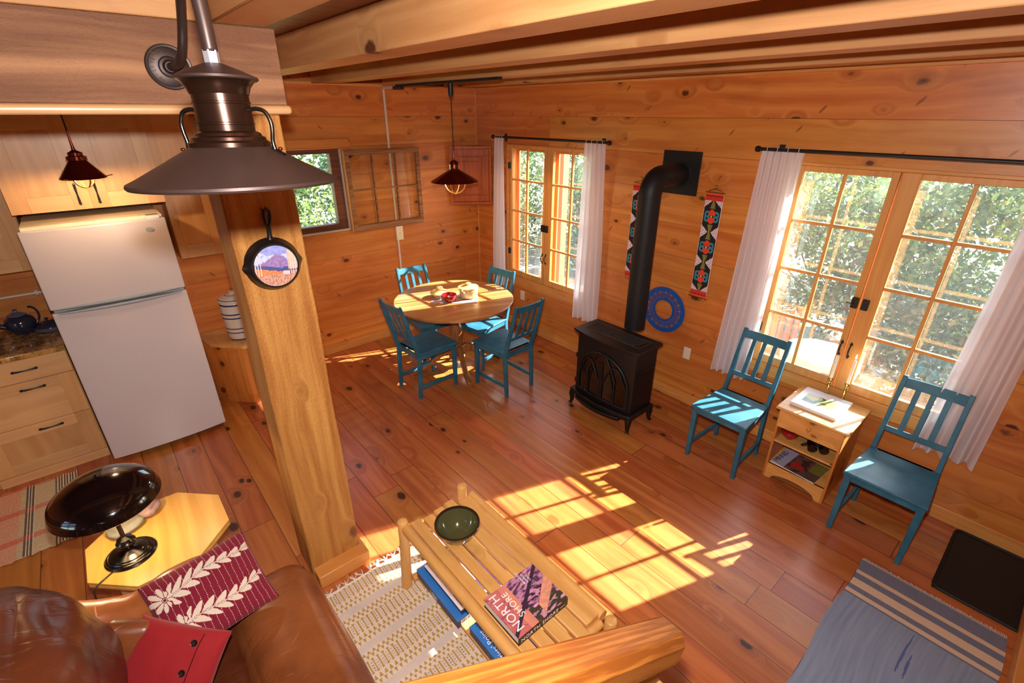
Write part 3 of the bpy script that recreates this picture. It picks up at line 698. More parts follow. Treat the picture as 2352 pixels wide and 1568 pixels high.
# ================================================================== blue chairs
def make_chair(label, loc, rz):
    t = thing('dining_chair', label, 'chair', loc, rz, 'blue slat-back chairs')
    b = MB(); b.prism([(-.205, -.188), (.228, -.215), (.228, .215), (-.205, .188), (-.205, .155), (-.178, .15), (-.178, -.15), (-.205, -.155)][::1], .455, .476)
    b.build('seat', 'blue', t, bevel=.005)
    for s in (-1, 1):
        MB().bar((.192, s*.190, 0), (.190, s*.188, .455), .030, .032, (1, 0, 0), 0, .040, .040).build('leg', 'blue', t, bevel=.003)
        b = MB(); b.bar((-.222, s*.170, 0), (-.200, s*.173, .44), .026, .034, (1, 0, 0), 0, .028, .044)
        b.bar((-.200, s*.173, .43), (-.352, s*.165, .968), .028, .040, (1, 0, .3), 0, .028, .028)
        b.build('leg', 'blue', t, bevel=.003)
        MB().bar((-.205, s*.175, .118), (.180, s*.190, .118), .020, .034).build('stretcher', 'blue', t, bevel=.003)
        MB().bar((-.19, s*.172, .430), (.18, s*.19, .430), .020, .046).build('side_rail', 'blue', t, bevel=.003)
        for z in (.44,): MB().tube([(.19, s*.2085, z), (.19, s*.2105, z)], .006, 10).build('screw_plug', 'black', t)
    MB().bar((.197, -.17, .430), (.197, .17, .430), .020, .046).build('front_rail', 'blue', t, bevel=.003)
    MB().bar((-.198, -.16, .430), (-.198, .16, .430), .018, .046).build('back_rail', 'blue', t, bevel=.003)
    ax = lambda z: -.200-(z-.435)*.285
    b = MB(); n = 12; tn = Vector((1, 0, .285)).normalized(); tu = Vector((-.285, 0, 1)).normalized(); prev = None
    for i in range(n+1):
        y = -.158+.316*i/n; c = Vector((ax(.925)-.014*(1-(y/.158)**2), y, .925))
        ring = [b.bm.verts.new(c+tn*p+tu*q) for p, q in ((-.008, -.032), (.008, -.032), (.008, .032), (-.008, .032))]
        if prev:
            for j in range(4): b._f((prev[j], prev[(j+1) % 4], ring[(j+1) % 4], ring[j]))
        else: b._f(ring[::-1])
        prev = ring
    b._f(prev)
    b.build('top_rail', 'blue', t, bevel=.002)
    MB().bar((ax(.615), -.158, .615), (ax(.615), .158, .615), .016, .034, (-.285, 0, 1)).build('lower_back_rail', 'blue', t, bevel=.002)
    for y in (-.078, 0, .078):
        MB().bar((ax(.625), y, .625), (ax(.898)-.010, y, .898), .030, .012, (1, 0, .28)).build('slat', 'blue', t, bevel=.002)
    return t
c0 = make_chair('blue slat-back chair in front of the left curtain, slat shadows on its seat', (.485, 3.83, 0), 0)
for loc, rz, lab in (((.455, 4.865, 0), 0, 'blue chair right of the small nightstand, nearest the blue rug'),
                     ((1.672, 1.325, 0), math.radians(184), 'blue chair at the round table nearest the post, its back to the camera'),
                     ((1.078, 1.800, 0), math.radians(-87), 'blue chair at the round table nearest the black stove'),
                     ((1.31, .80, 0), math.radians(86.5), 'blue chair behind the round table against the left wall'),
                     ((.925, 1.235, 0), math.radians(9), 'blue chair behind the round table in front of the small window')):
    dup(c0, loc, rz, lab)

# ================================================================== round table and what stands on it
TZ = .79
t = thing('round_dining_table', 'round oak pedestal table with blue chairs about it', 'table', (1.244, 1.212, 0), math.radians(-18))
b = MB(); b.lathe([(.0, TZ-.03), (.575, TZ-.03), (.590, TZ-.027), (.594, TZ-.02), (.590, TZ-.014), (.602, TZ-.010), (.603, TZ-.004), (.598, TZ), (0, TZ)], 96)
b.build('tabletop', 'oak', t, smooth=30)
b = MB(); b.lathe([(.17, TZ-.045), (.17, TZ-.03)], 40); b.lathe([(.06, .10), (.085, .13), (.085, .16), (.055, .19), (.048, .24), (.062, .33), (.075, .40), (.070, .46), (.050, .52), (.046, .56), (.058, .60), (.075, .64), (.08, .69), (.12, TZ-.045)], 36)
b.build('pedestal', 'oakZ', t, smooth=35)
for k in range(4):
    a = math.radians(71+18)+k*PI/2; d = Vector((math.cos(a), math.sin(a), 0)); sd = Vector((-math.sin(a), math.cos(a), 0))
    pr = [(.04, .20, .10), (.10, .235, .085), (.17, .215, .07), (.24, .15, .06), (.31, .085, .05), (.38, .055, .045), (.44, .045, .05), (.475, .028, .052)]
    b = MB(); prev = None
    for r, z, h in pr:
        c = d*r+Vector((0, 0, z)); w = .026
        ring = [b.bm.verts.new(c+sd*x+Vector((0, 0, y))) for x, y in ((-w, -h/2), (w, -h/2), (w, h/2), (-w, h/2))]
        if prev:
            for j in range(4): b._f((prev[j], prev[(j+1) % 4], ring[(j+1) % 4], ring[j]))
        else: b._f(ring[::-1])
        prev = ring
    b._f(prev); b.build('leg', 'oakZ', t, bevel=.008, sub=0, bseg=3)
def stripes(u, v):
    c = [(150, 60, 50), (206, 190, 180), (120, 86, 100), (214, 200, 190), (168, 70, 60), (88, 80, 110), (216, 196, 184), (190, 120, 100)]
    return c[int(v*16) % 8]
b = MB(); b.grid(lambda u, v: (-.23+.46*u, -.15+.30*v, .0015+.0012*noise.noise(Vector((u*6, v*6, 0)))), 60, 48, colf=stripes)
b.bx(-.23, .23, -.15, .15, 0, .001)
o = b.build('table_runner', 'woven', loc=(1.235, 1.215, TZ+.001)); o.rotation_euler = (0, 0, math.radians(141))
tag(o, 'striped red and grey cloth runner on the round table', 'table runner')
# fluted bowls
def fluted_bowl(name, label, loc, R=.075, H=.075):
    t = thing(name, label, 'bowl', loc, 0, 'fluted red bowls')
    flu = lambda a, z: .035*abs(math.sin(a*2*PI*14))*(1 if .012 < z < H*.8 else 0)
    b = MB(); b.lathe([(R*.45, 0), (R*.5, .004), (R*.62, .014), (R*.82, H*.42), (R*.95, H*.75), (R*.97, H*.82), (R, H*.84), (R, H), (R*.95, H), (R*.90, H*.8), (R*.72, H*.35), (R*.4, .014), (0, .011)], 84, wob=None)
    for v in b.bm.verts:
        r = math.hypot(v.co.x, v.co.y)
        if .012 < v.co.z < H*.8 and r > R*.55: k = 1+.04*abs(math.sin(math.atan2(v.co.y, v.co.x)*14)); v.co.x *= k; v.co.y *= k
    b.build('bowl_body', 'red_ceramic', t, smooth=40)
    return t
fluted_bowl('fluted_bowl', 'small fluted red bowl in front of the two stoneware pots on the round table', (1.335, 1.262, TZ+.003))
t = thing('lidded_crock', 'tan stoneware crock with a flat wavy lid on the round table', 'crock', (1.105, 1.270, TZ+.003))
MB().lathe([(.080, 0), (.090, .008), (.096, .05), (.098, .075), (.101, .078), (.101, .084), (.098, .087), (.099, .105), (.094, .105), (.088, .02), (0, .015)], 48).build('pot_body', 'tan_ceramic', t, smooth=40)
b = MB(); b.lathe([(.0, .118), (.03, .117), (.07, .108), (.104, .104), (.104, .110), (.07, .117), (.032, .128), (.026, .132), (.03, .144), (.022, .150), (0, .151)], 48); b.build('lid', 'yel_ceramic', t, smooth=40)
b = MB(); b.tube([(.08, .055, .08), (.115, .08, .085), (.125, .06, .1), (.10, .04, .1)], .009, 8); b.build('handle', 'tan_ceramic', t, smooth=40)
t = thing('covered_dish', 'yellow covered baking dish with a looped knob on the round table', 'dish', (1.330, 1.080, TZ+.003))
MB().lathe([(.065, 0), (.075, .006), (.088, .035), (.094, .045), (.088, .045), (.07, .012), (0, .01)], 48).build('dish_body', 'tan_ceramic', t, smooth=40)
MB().lathe([(.097, .043), (.097, .049), (.075, .064), (.045, .078), (.018, .084), (0, .085)], 48).build('lid', 'yel_ceramic', t, smooth=40)
b = MB()
for a in (0, 1.2, 2.4, 3.6, 4.8): b.tube([(0, 0, .084), (.02*math.cos(a), .02*math.sin(a), .108), (.032*math.cos(a+.4), .032*math.sin(a+.4), .10), (.018*math.cos(a+.8), .018*math.sin(a+.8), .088)], .005, 7)
b.build('knob', 'yel_ceramic', t, smooth=40)

# ================================================================== lamps overhead
t = thing('track_light_rail', 'black track light rail fixed under the joists above the round table', 'track light', (1.2, .33, 2.70))
MB().bx(-.018, .018, 0, 1.60, .022, .042).build('rail', 'black', t, bevel=.003)
MB().bx(-.026, .026, -.04, .10, .004, .030).build('feed_box', 'black', t, bevel=.003)
MB().lathe([(.0, -.075), (.018, -.075), (.022, -.06), (.022, .022)], 20, T(0, .93, 0)).build('lamp_adapter', 'black', t, smooth=40)
def pendant(name, label, loc, top, R, H, kind):
    t = thing(name, label, 'pendant lamp', loc)
    MB().tube([(0, 0, H+.1), (0, 0, top-loc[2])], .004, 8).build('cord', 'black', t)
    if kind == 'cone':
        b = MB(); b.lathe([(R, 0), (R+.003, .003), (R*.97, .012), (.055, H-.065), (.055, H-.06), (.043, H-.055), (.043, H-.01), (.034, H+.012), (.010, H+.022), (.006, H+.05), (.004, H+.1)], 56, cap=False)
        b.lathe([(R-.004, .001), (.052, H-.066), (.03, H-.03), (.0, H-.02)], 56, cap=False)
        b.build('lamp_shade', 'copper', t, smooth=30)
        b = MB()
        for a in [k*PI/2.5 for k in range(5)]: b.bar((.044*math.cos(a), .044*math.sin(a), H-.055), (.044*math.cos(a), .044*math.sin(a), H-.012), .006, .004, (math.cos(a), math.sin(a), 0))
        b.build('vent_bar', 'chromium', t)
    else:
        b = MB(); b.lathe([(R, 0), (R+.002, .003), (.045, H-.065), (.05, H-.06), (.05, H-.04), (.036, H-.036), (.036, H-.018), (.022, H-.012), (.010, H-.004), (.006, H+.03), (.004, H+.1)], 40, cap=False)
        b.lathe([(R-.003, .001), (.04, H-.066), (0, H-.05)], 40, cap=False)
        b.build('lamp_shade', 'copper', t, smooth=30)
        b = MB()
        for a in (0.4, 2.5, 4.6): b.lathe([(.001, 0), (.007, .003), (.001, .007)], 8, T(R*.8*math.cos(a), R*.8*math.sin(a), .03)); 
        for a in (.9, 3.3, 5.2): b.tube([(R*.9*math.cos(a), R*.9*math.sin(a), .004), (R*1.28*math.cos(a), R*1.28*math.sin(a), .010)], .003, 6)
        b.build('rivet', 'brass', t)
    b = MB()
    r0 = R*.52
    for k in range(2):
        a = .6+k*PI/2.2
        b.tube([(r0*math.cos(a)*math.cos(p), r0*math.sin(a)*math.cos(p), .004-R*.50*math.sin(p)) for p in [i*PI/14 for i in range(15)]], .0045, 8)
    b.build('cage_hoop', 'brass', t, smooth=40)
    MB().lathe([(.0, .020), (.02, .028), (.026, .045), (.018, .07), (.012, .085)], 18).build('bulb', 'bulb', t, smooth=True)
    l = light('lamp_glow', 'POINT', 13, (1, .66, .36), (0, 0, .012), None, shadow_soft_size=.025); l.parent = t
    return t
pendant('pendant_lamp', 'copper cone pendant lamp hanging over the round table', (1.2, 1.26, 1.925), 2.64, .215, .165, 'cone')
pendant('kitchen_pendant', 'small dark copper pendant in front of the maple cupboards', (3.788, 1.08, 2.135), 2.92, .115, .165, 'steep')

# big gooseneck barn lamp on the beam
RT = Vector((rt.x, rt.y, 0)).normalized()
LC = Vector((3.5578, 3.9177, 2.3637))
t = thing('barn_lamp', 'large dusty bronze barn lamp with gooseneck arm on the weathered beam', 'wall lamp', LC)
LAX = Vector((-.01637, -.03338, .99931)).normalized(); TI = Vector((0, 0, 1)).rotation_difference(LAX).to_matrix().to_4x4()
b = MB()
b.lathe([(.1975, -.004), (.2000, 0), (.1985, .005), (.18, .014), (.13, .041), (.076, .071)], 96, TI, cap=False)
b.lathe([(.195, -.003), (.125, .036), (.065, .066)], 80, TI, cap=False)
b.build('lamp_shade', 'bronze', t, smooth=35)
b = MB(); b.lathe([(.074, .069), (.0765, .071), (.0765, .079), (.073, .082), (.070, .083), (.069, .089), (.063, .092), (.061, .097), (.055, .100), (.052, .101)], 64, TI, cap=False); b.build('stepped_collar', 'bronzeS', t, smooth=25)
b = MB(); b.lathe([(.052, .098), (.0522, .112), (.0535, .113), (.0535, .116), (.052, .117), (.0518, .150), (.0533, .151), (.0533, .154), (.0518, .155), (.052, .170)], 64, TI, cap=False); b.build('lamp_housing', 'bronzeS', t, smooth=25)
b = MB(); b.lathe([(.0535, .168), (.0545, .170), (.058, .180), (.066, .190), (.073, .194)], 64, TI, cap=False); b.build('flared_neck', 'bronzeS', t, smooth=35)
b = MB(); b.lathe([(.073, .193), (.0762, .195), (.0755, .199), (.046, .212), (.017, .223), (.0, .224)], 64, TI, cap=False); b.build('vented_cap', 'bronze', t, smooth=35)
b = MB(); b.lathe([(.0145, .221), (.0145, .246), (0, .246)], 6, TI); b.build('hex_fitting', 'steelflat', t, bevel=.001)
P = [TI @ Vector((0, 0, .243)), TI @ Vector((0, 0, .30))]
top = P[-1]+LC
Q = [Vector((3.466, 2.872, 2.642)), Vector((3.462, 2.93, 2.642)), Vector((3.452, 2.985, 2.652)), Vector((3.440, 3.02, 2.69)), Vector((3.428, 3.05, 2.76)), Vector((3.425, 3.12, 2.84)), Vector((3.44, 3.28, 2.875)), Vector((3.50, 3.60, 2.885)), Vector((3.525, 3.78, 2.875)), Vector((3.545, 3.87, 2.82)), Vector((3.552, 3.898, 2.74)), top, P[0]+LC]
def smoothpath(Q, k=6):
    out = []
    for i in range(len(Q)-1):
        p0, p1, p2, p3 = Q[max(i-1, 0)], Q[i], Q[i+1], Q[min(i+2, len(Q)-1)]
        for j in range(k):
            u = j/k; out.append(.5*((2*p1)+(p2-p0)*u+(2*p0-5*p1+4*p2-p3)*u*u+(-p0+3*p1-3*p2+p3)*u**3))
    return out+[Q[-1]]
b = MB(); b.tube([q-LC for q in smoothpath(Q)], .0135, 20); b.build('gooseneck_arm', 'bronze', t, smooth=True)
b = MB(); pf = frame(Vector((3.466, 2.861, 2.642))-LC, (-1, 0, 0), (0, 0, 1), (0, 1, 0))
b.lathe([(.071, 0), (.071, .006), (.068, .009), (.062, .008), (.058, .010), (.034, .012), (.030, .016), (.022, .018), (.016, .03), (0, .03)], 64, pf); pl = b.build('wall_plate', 'bronze', t, smooth=30)
b = MB()
for i, ch in enumerate('HI-LITE MFG'):
    a = math.radians(232-13.5*i)    # letters run up the plate's left rim
    if ch != ' ': b.text(ch, .0150, pf @ T(.047*math.cos(a), .047*math.sin(a), .0122) @ RZ(a-PI/2) @ T(-.005, -.002, 0), ext=.0008)
b.build('raised_lettering', 'bronzeS', pl)
b = MB(); b.lathe([(.004, .0), (.0055, .002), (.003, .003), (0, .002)], 14, pf @ T(-.040, .040, .0095)); b.build('screw', 'brass', pl)
for s in (-1, 1):
    dirv = RT*s
    pts = [(.052, .140), (.068, .142), (.084, .136), (.092, .118), (.092, .100), (.089, .080), (.091, .064)]
    b = MB(); b.tube(smoothpath([TI @ (dirv*r+Vector((0, 0, z))) for r, z in pts], 4), .0042, 10)
    b.bar(TI @ (dirv*.086+Vector((0, 0, .068))), TI @ (dirv*.110+Vector((0, 0, .055))), .010, .0025)
    b.build('side_handle', 'antique', t, smooth=40)
    b = MB(); b.lathe([(0, -.004), (.005, 0), (.004, .004), (0, .005)], 10, TI @ T(*(dirv*.102+Vector((0, 0, .065))))); b.build('rivet', 'copper', t, smooth=True)

# ================================================================== stove
t = thing('gas_stove', 'black cast-iron stove with arched glass door and stovepipe', 'stove', (.665, 2.82, 0))
YW = .325
def bowx(y, amp): return amp*(1-(y/YW)**2)
b = MB()
def outline(w, x0, x1, amp, n=14): return [(x0, -w), *[(x1+amp*(1-((-w+2*w*i/n)/w)**2), -w+2*w*i/n) for i in range(n+1)], (x0, w)]
b.prism(outline(.315, -.165, .125, .035), .16, .735); b.build('stove_body', 'stove', t, bevel=.006)
b = MB(); b.prism(outline(.352, -.175, .150, .045), .745, .765); b.prism(outline(.340, -.172, .142, .042), .732, .745); tp = b.build('top_plate', 'stove', t, bevel=.003)
b = MB()
for i in range(22):
    y = -.27+.54*i/21
    for s in (-1, 1):
        y2 = y+s*.05
        if abs(y2) < .285: b.bar((-.10, y, .768), (.07, y2, .768), .0042, .006)
b.bar((-.105, -.29, .7665), (-.105, .29, .7665), .006, .005); b.bar((.075, -.29, .7665), (.075, .29, .7665), .006, .005); b.bar((-.105, -.29, .7665), (.075, -.29, .7665), .006, .005); b.bar((-.105, .29, .7665), (.075, .29, .7665), .006, .005)
b.build('lattice_grille', 'grille', tp)
b = MB(); b.prism(outline(.345, -.18, .165, .05), .125, .165); b.build('base_skirt', 'stove', t, bevel=.008)
b = MB(); b.prism(outline(.25, .10, .20, .05), .105, .130); b.build('ash_lip', 'stove', t, bevel=.006)
for sx, sy in ((1, -1), (1, 1), (-1, -1), (-1, 1)):
    X, Y = (.145 if sx > 0 else -.145), sy*.315
    b = MB(); b.tube(smoothpath([Vector((X, Y, .135)), Vector((X+sx*.010, Y+sy*.010, .10)), Vector((X+sx*.008, Y+sy*.008, .06)), Vector((X+sx*.010, Y+sy*.010, .025)), Vector((X+sx*.020, Y+sy*.020, .0))], 5), [.036*(1-(i/20)**.7*.66)+(0.005 if i > 18 else 0) for i in range(21)], 12)
    b.build('leg', 'stove', t, smooth=50)
# arched door
def door_pt(y, z, o=0): return Vector((.125+.035*(1-(y/.315)**2)+o, y, z))
dn = []
R_ = .272
arch = [(-R_, .20), (-R_, .36)]+[(-R_*math.cos(a), .36+.275*math.sin(a)) for a in [i*PI/24 for i in range(1, 24)]]+[(R_, .36), (R_, .20)]
b = MB(); b.tube([door_pt(y, z, .006) for y, z in arch], .013, 10); b.tube([door_pt(-R_+2*R_*i/12, .20, .006) for i in range(13)], .013, 10)
dr = b.build('arched_door', 'stove', t, smooth=60)
b = MB(); n = 24
def topz(y): k = min(1, abs(y)/R_); return .36+.275*math.sqrt(1-k*k)
b.grid(lambda u, v: door_pt(-R_+2*R_*u, .20+(topz(-R_+2*R_*u)-.20)*v, .003), 24, 10); b.build('door_glass', 'glossblack', dr, smooth=True)
b = MB()
def arc(y0, y1, z0, h, th=.0075):      # pointed gothic arch
    w = (y1-y0)/2; c = (y0+y1)/2; P1 = []; P2 = []
    for i in range(9):
        k = i/8; P1.append(door_pt(y0+w*k, min(topz(y0+w*k), z0+h*math.sin(k*PI/2)), .010)); P2.append(door_pt(y1-w*k, min(topz(y1-w*k), z0+h*math.sin(k*PI/2)), .010))
    b.tube([door_pt(y0, .20, .010)]+P1, th, 8); b.tube([door_pt(y1, .20, .010)]+P2, th, 8)
arc(-.262, -.02, .36, .19); arc(.02, .262, .36, .19); arc(-.15, .15, .42, .22)
arc(-.135, -.02, .34, .14, .005); arc(.02, .135, .34, .14, .005)
b.bar(door_pt(0, .20, .008), door_pt(0, .56, .008), .035, .012, (1, 0, 0))
b.build('tracery', 'stove', dr, smooth=60)
for z in (.24, .50): MB().tube([(.115, -.322, z-.02), (.115, -.322, z+.02)], .012, 10).build('hinge', 'stove', t, smooth=40)
b = MB()
for z in (.50, .55): b.bar((-.12, .317, z), (.10, .317, z), .006, .010)
b.build('side_rib', 'stove', t, bevel=.002)
# stovepipe: a thing that rises from the stove and turns into the wall
t = thing('stovepipe', 'matte black stovepipe elbowing into the wall above the stove', 'stovepipe', (.405, 2.815, .766))
r = .089; pts = [Vector((0, 0, 0)), Vector((0, 0, .65)), Vector((0, 0, 1.14))]
for a in [i*PI/2/8 for i in range(9)]: pts.append(Vector((-.13+.13*math.cos(a), 0, 1.14+.13*math.sin(a))))
pts.append(Vector((-.39, 0, 1.27)))
b = MB(); b.tube(pts, r, 40); b.build('pipe', 'pipe', t, smooth=50)
b = MB(); b.lathe([(r+.0015, 0), (r+.003, .002), (r+.003, .008), (r+.0015, .01)], 40, T(0, 0, .56), cap=False); b.build('pipe_joint', 'pipe', t, smooth=50)
b = MB().bx(-.400, -.392, -.175, .175, 1.112, 1.452); b.lathe([(r+.02, 0), (r+.02, .006), (r, .006)], 40, frame((-.392, 0, 1.27), (0, 1, 0), (0, 0, 1), (1, 0, 0)), cap=False)
b.build('wall_plate', 'pipe', t, bevel=.002)

# ================================================================== things on the right wall
def tapcol(u, v, kind):
    if v < .07 or v > .93:
        e = v if v < .5 else 1-v; z = abs(((u*5) % 1)-.5)*.03
        return (206, 48, 26) if e+z > .045 else ((160, 20, 26) if e > .02 else (214, 84, 44))
    w = (v-.07)/.86*3; k = w % 1; x = (u-.5)*2; y = (k-.5)*2
    wid = min(.93, 1.9*(1.06-abs(y)))*.98
    if abs(x) > wid+.05:
        s = math.sin(u*60)*math.sin(v*170); 
        return (120, 36, 40) if s > .55 else (222, 206, 210)
    if abs(x) > wid-.07: return (30, 16, 16)
    def heart(cx, cy, sg, r):
        X = (x-cx)/r; Y = sg*(y-cy)/(r*.52); return (X*X+Y*Y-1)**3-X*X*Y*Y*Y*1.2 < 0
    if heart(0, -.30, 1, .36) or heart(0, .30, -1, .36): return (222, 60, 28)
    q = math.hypot(abs(x)-.52, (abs(y)-.14)*1.6); 
    if .12 < q < .34: return (46, 130, 148)
    if abs(x) < .10 and abs(y) < .08: return (206, 170, 90)
    if abs(x) > .72 and abs(y) < .2 and math.sin(y*50) > 0: return (190, 36, 30)
    if abs(y) > .52 and abs(x) < .42*(1.25-abs(y)): 
        return (98, 104, 44) if math.sin(math.atan2(abs(y)-.4, x)*14) > -.3 else (150, 140, 60)
    return (26, 14, 16)
def tapestry(y0, label, seed):
    t = thing('woven_wall_hanging', label, 'wall hanging', (.012, y0, 1.055), 0, 'folk pattern bell pulls')
    b = MB(); Wd, Hh = .148, .870
    b.grid(lambda u, v: (.003+.0015*math.sin(v*9), Wd*u, Hh*v), 50, 300, colf=lambda u, v: tapcol(u, v, seed)); b.bx(0, .0015, 0, Wd, 0, Hh)
    b.build('band', 'woven', t)
    for z, s in ((0, -1), (Hh, 1)):
        b = MB(); b.tube([(.004, -.008, z+s*.002), (.004, Wd+.008, z+s*.002)], .005, 10)
        b.tube([(.004, Wd*.1+Wd*.8*i/12, z+s*(.010+.018*math.sin(PI*i/12)+.004*math.sin(i*2))) for i in range(13)], .0035, 8)
        if s > 0: b.tube([(.004, Wd/2+.013*math.cos(a), z+.045+.013*math.sin(a)) for a in [i*PI/8 for i in range(16)]], .003, 7, closed=True)
        b.build('brass_hanger', 'brass', t, smooth=40)
tapestry(3.080, 'bell pull with red hearts hanging between the stovepipe and the large window', 1)
tapestry(2.372, 'bell pull mostly hidden behind the stovepipe, only its left edge showing', 2)
t = thing('round_trivet', 'blue openwork iron ring hanging on the wall beside the stove', 'trivet', (.006, 2.842, .842))
fm = frame((0, 0, 0), (0, 1, 0), (0, 0, 1), (1, 0, 0))
b = MB(); b.lathe([(.178, 0), (.216, 0), (.218, .004), (.216, .009), (.178, .009), (.178, 0)], 72, fm, cap=False); b.lathe([(.093, 0), (.112, 0), (.112, .009), (.093, .009), (.093, 0)], 60, fm, cap=False)
o = b.build('outer_ring', 'trivet', t, smooth=30)
b = MB()
for k in range(18):
    a = k*PI/9
    for rr, cr, da in ((.160, .0175, 0), (.130, .0175, PI/18)):
        cx, cy_ = rr*math.cos(a+da), rr*math.sin(a+da)
        b.tube([fm @ Vector((cx+cr*math.cos(q), cy_+cr*math.sin(q), .0045)) for q in [i*PI/6 for i in range(12)]], .0042, 6, closed=True)
        b.tube([fm @ Vector((cx+cr*.4*math.cos(q), cy_+cr*.4*math.sin(q), .0045)) for q in [i*PI/3 for i in range(6)]], .0038, 5, closed=True)
b.build('lattice', 'trivet', t, smooth=60)
def plate(name, label, m, w=.075, h=.12, sw=True):
    t = thing(name, label, 'outlet' if not sw else 'switch'); t.matrix_world = m
    MB().bx(-w/2, w/2, -h/2, h/2, 0, .03 if sw else .008).build('cover_plate', 'cream' if sw else 'outlet', t, bevel=.003)
    b = MB()
    if sw: b.bx(-.005, .005, -.012, .012, .03, .038)
    else:
        for s in (-.025, .025): b.bx(-.014, .014, s-.014, s+.014, .008, .010)
    b.build('toggle' if sw else 'socket', 'cream' if sw else 'outlet', t, bevel=.002)
plate('wall_outlet', 'white wall outlet behind the blue chair near the stove', frame((.0005, .87, .44), (0, 1, 0), (0, 0, 1), (1, 0, 0)), sw=False)
plate('wall_outlet', 'white outlet plate on the wall just right of the stove', frame((.0005, 3.14, .50), (0, 1, 0), (0, 0, 1), (1, 0, 0)), .07, .115, sw=False)
# left wall: conduit, switch box, corner cabinet
t = thing('electrical_conduit', 'white surface conduit running down the left wall to the switch box', 'conduit', (1.181, .002, 0))
b = MB().bx(-.011, .011, 0, .014, .82, 1.16); b.bx(-.011, .011, 0, .014, 1.32, 2.735); b.build('vertical_channel', 'conduit', t, bevel=.003)
MB().bx(-.011, .011, .014, .32, 2.71, 2.732).build('ceiling_channel', 'conduit', t, bevel=.003)
plate('light_switch_box', 'cream switch box on the conduit below the open sash', frame((1.160, .0005, 1.24), (-1, 0, 0), (0, 0, 1), (0, 1, 0)), .085, .16)
t = thing('corner_cabinet', 'reddish panelled cabinet fitted across the far corner', 'cabinet', (.0, .0, 1.48))
P0, P1 = Vector((.425, .022, 0)), Vector((.02, .305, 0)); ex = (P1-P0).normalized(); Lc = (P1-P0).length; cm = frame(P0, ex, (0, 0, 1))
b = MB(); b.prism([(.016, .022), (.42, .022), (.016, .30)], .01, .66); b.build('cabinet_body', 'cornercab', t)
b = MB(); Hc = .665
cm2 = cm
def fr(b, x0, x1, y0, y1, w, z0, z1): 
    b.bx(x0, x1, y0, y0+w, z0, z1, 0, cm2); b.bx(x0, x1, y1-w, y1, z0, z1, 0, cm2); b.bx(x0, x0+w, y0+w, y1-w, z0, z1, 0, cm2); b.bx(x1-w, x1, y0+w, y1-w, z0, z1, 0, cm2)
sg = 1 if (cm2 @ Vector((0, 0, 1))-cm2 @ Vector((0, 0, 0))).dot(Vector((1, 1, 0))) > 0 else -1
fr(b, 0, Lc, 0, Hc, .03, 0, sg*.03); b.build('outer_frame', 'cornercab', t, bevel=.003)
b = MB(); fr(b, .035, Lc-.035, .035, Hc-.035, .075, 0, sg*.014); fr(b, .12, Lc-.12, .12, Hc-.12, .05, 0, sg*.012)
b.bx(.17, Lc-.17, .17, Hc-.17, 0, sg*.018, 0, cm2); b.build('door_panel', 'cornercab', t, bevel=.003)

# ================================================================== nightstand by the large window and what is on it
NX0, NX1, NY0, NY1, NH = .04, .49, 4.125, 4.585, .617
t = thing('pine_nightstand', 'small knotty pine stand with a drawer and two open shelves', 'nightstand', (0, 0, 0))
for y_ in (NY0+.022, NY1-.038): MB().bx(NX0+.005, NX1-.025, y_, y_+.016, 0, NH-.02).build('side_panel', 'pineZ', t, bevel=.002)
MB().bx(NX0+.005, NX0+.012, NY0+.038, NY1-.038, .05, NH-.02).build('back_panel', 'pineZ', t)
MB().bx(NX0, NX1, NY0, NY1, NH-.02, NH).build('top', 'pineT', t, bevel=.006)
for z in (.335, .125): MB().bx(NX0+.012, NX1-.028, NY0+.038, NY1-.038, z-.015, z).build('shelf', 'pineT', t, bevel=.002)
d_ = MB().bx(NX1-.040, NX1-.022, NY0+.026, NY1-.026, .452, NH-.024).build('drawer', 'pineX', t, bevel=.003)
MB().bx(NX0+.03, NX1-.04, NY0+.045, NY1-.045, .455, .58).build('drawer_box', 'pineX', t)
MB().lathe([(.006, 0), (.007, .006), (.013, .012), (.014, .018), (.008, .023), (0, .024)], 20, frame((NX1-.022, (NY0+NY1)/2, .53), (0, 1, 0), (0, 0, 1), (1, 0, 0))).build('knob', 'pineZ', d_, smooth=40)
b = MB(); y0, y1 = NY0+.038, NY1-.038; n = 22
def az(y):
    k = (y-y0-.045)/(y1-y0-.09); return 0 if k <= 0 or k >= 1 else .012+.05*math.sin(PI*k)**.45
for i in range(n):
    ya, yb = y0+(y1-y0)*i/n, y0+(y1-y0)*(i+1)/n; za, zb = az(ya), az(yb); X = (NX1-.042, NX1-.026)
    b.hexa([(X[0], ya, za), (X[1], ya, za), (X[1], yb, zb), (X[0], yb, zb), (X[0], ya, .125), (X[1], ya, .125), (X[1], yb, .125), (X[0], yb, .125)])
bmesh.ops.remove_doubles(b.bm, verts=b.bm.verts, dist=.0003); b.build('apron', 'pineX', t)
# picture book
t = thing('picture_book', 'large white picture book with a tree photograph on its cover', 'book', (.235, 4.325, NH))
def photo(u, v):
    if not (.14 < u < .80 and .30 < v < .74): return (240, 240, 244)
    x = (u-.14)/.66; y = (v-.30)/.44; n = noise.noise(Vector((x*7, y*5, 1)))
    if y > .45+.3*math.sin(x*3) and x < .5: return (110+int(20*n), 138+int(20*n), 130)
    if abs(x-.48-.1*math.sin(y*7)) < .035+.02*n or (abs(y-.62-.2*(x-.5)) < .03 and .4 < x < .8): return (64, 56, 34)
    return (150+int(40*n), 166+int(40*n), 84+int(20*n)) if x > .4 else (196+int(20*n), 190, 110)
b = MB(); b.grid(lambda u, v: (.155-.31*v, -.15+.30*u, .0225), 90, 90, colf=photo, norm=False) if False else b.grid(lambda u, v: (.155-.31*(1-v)*1.0, -.15+.30*u, .0225), 90, 90, colf=lambda u, v: photo(u, v))
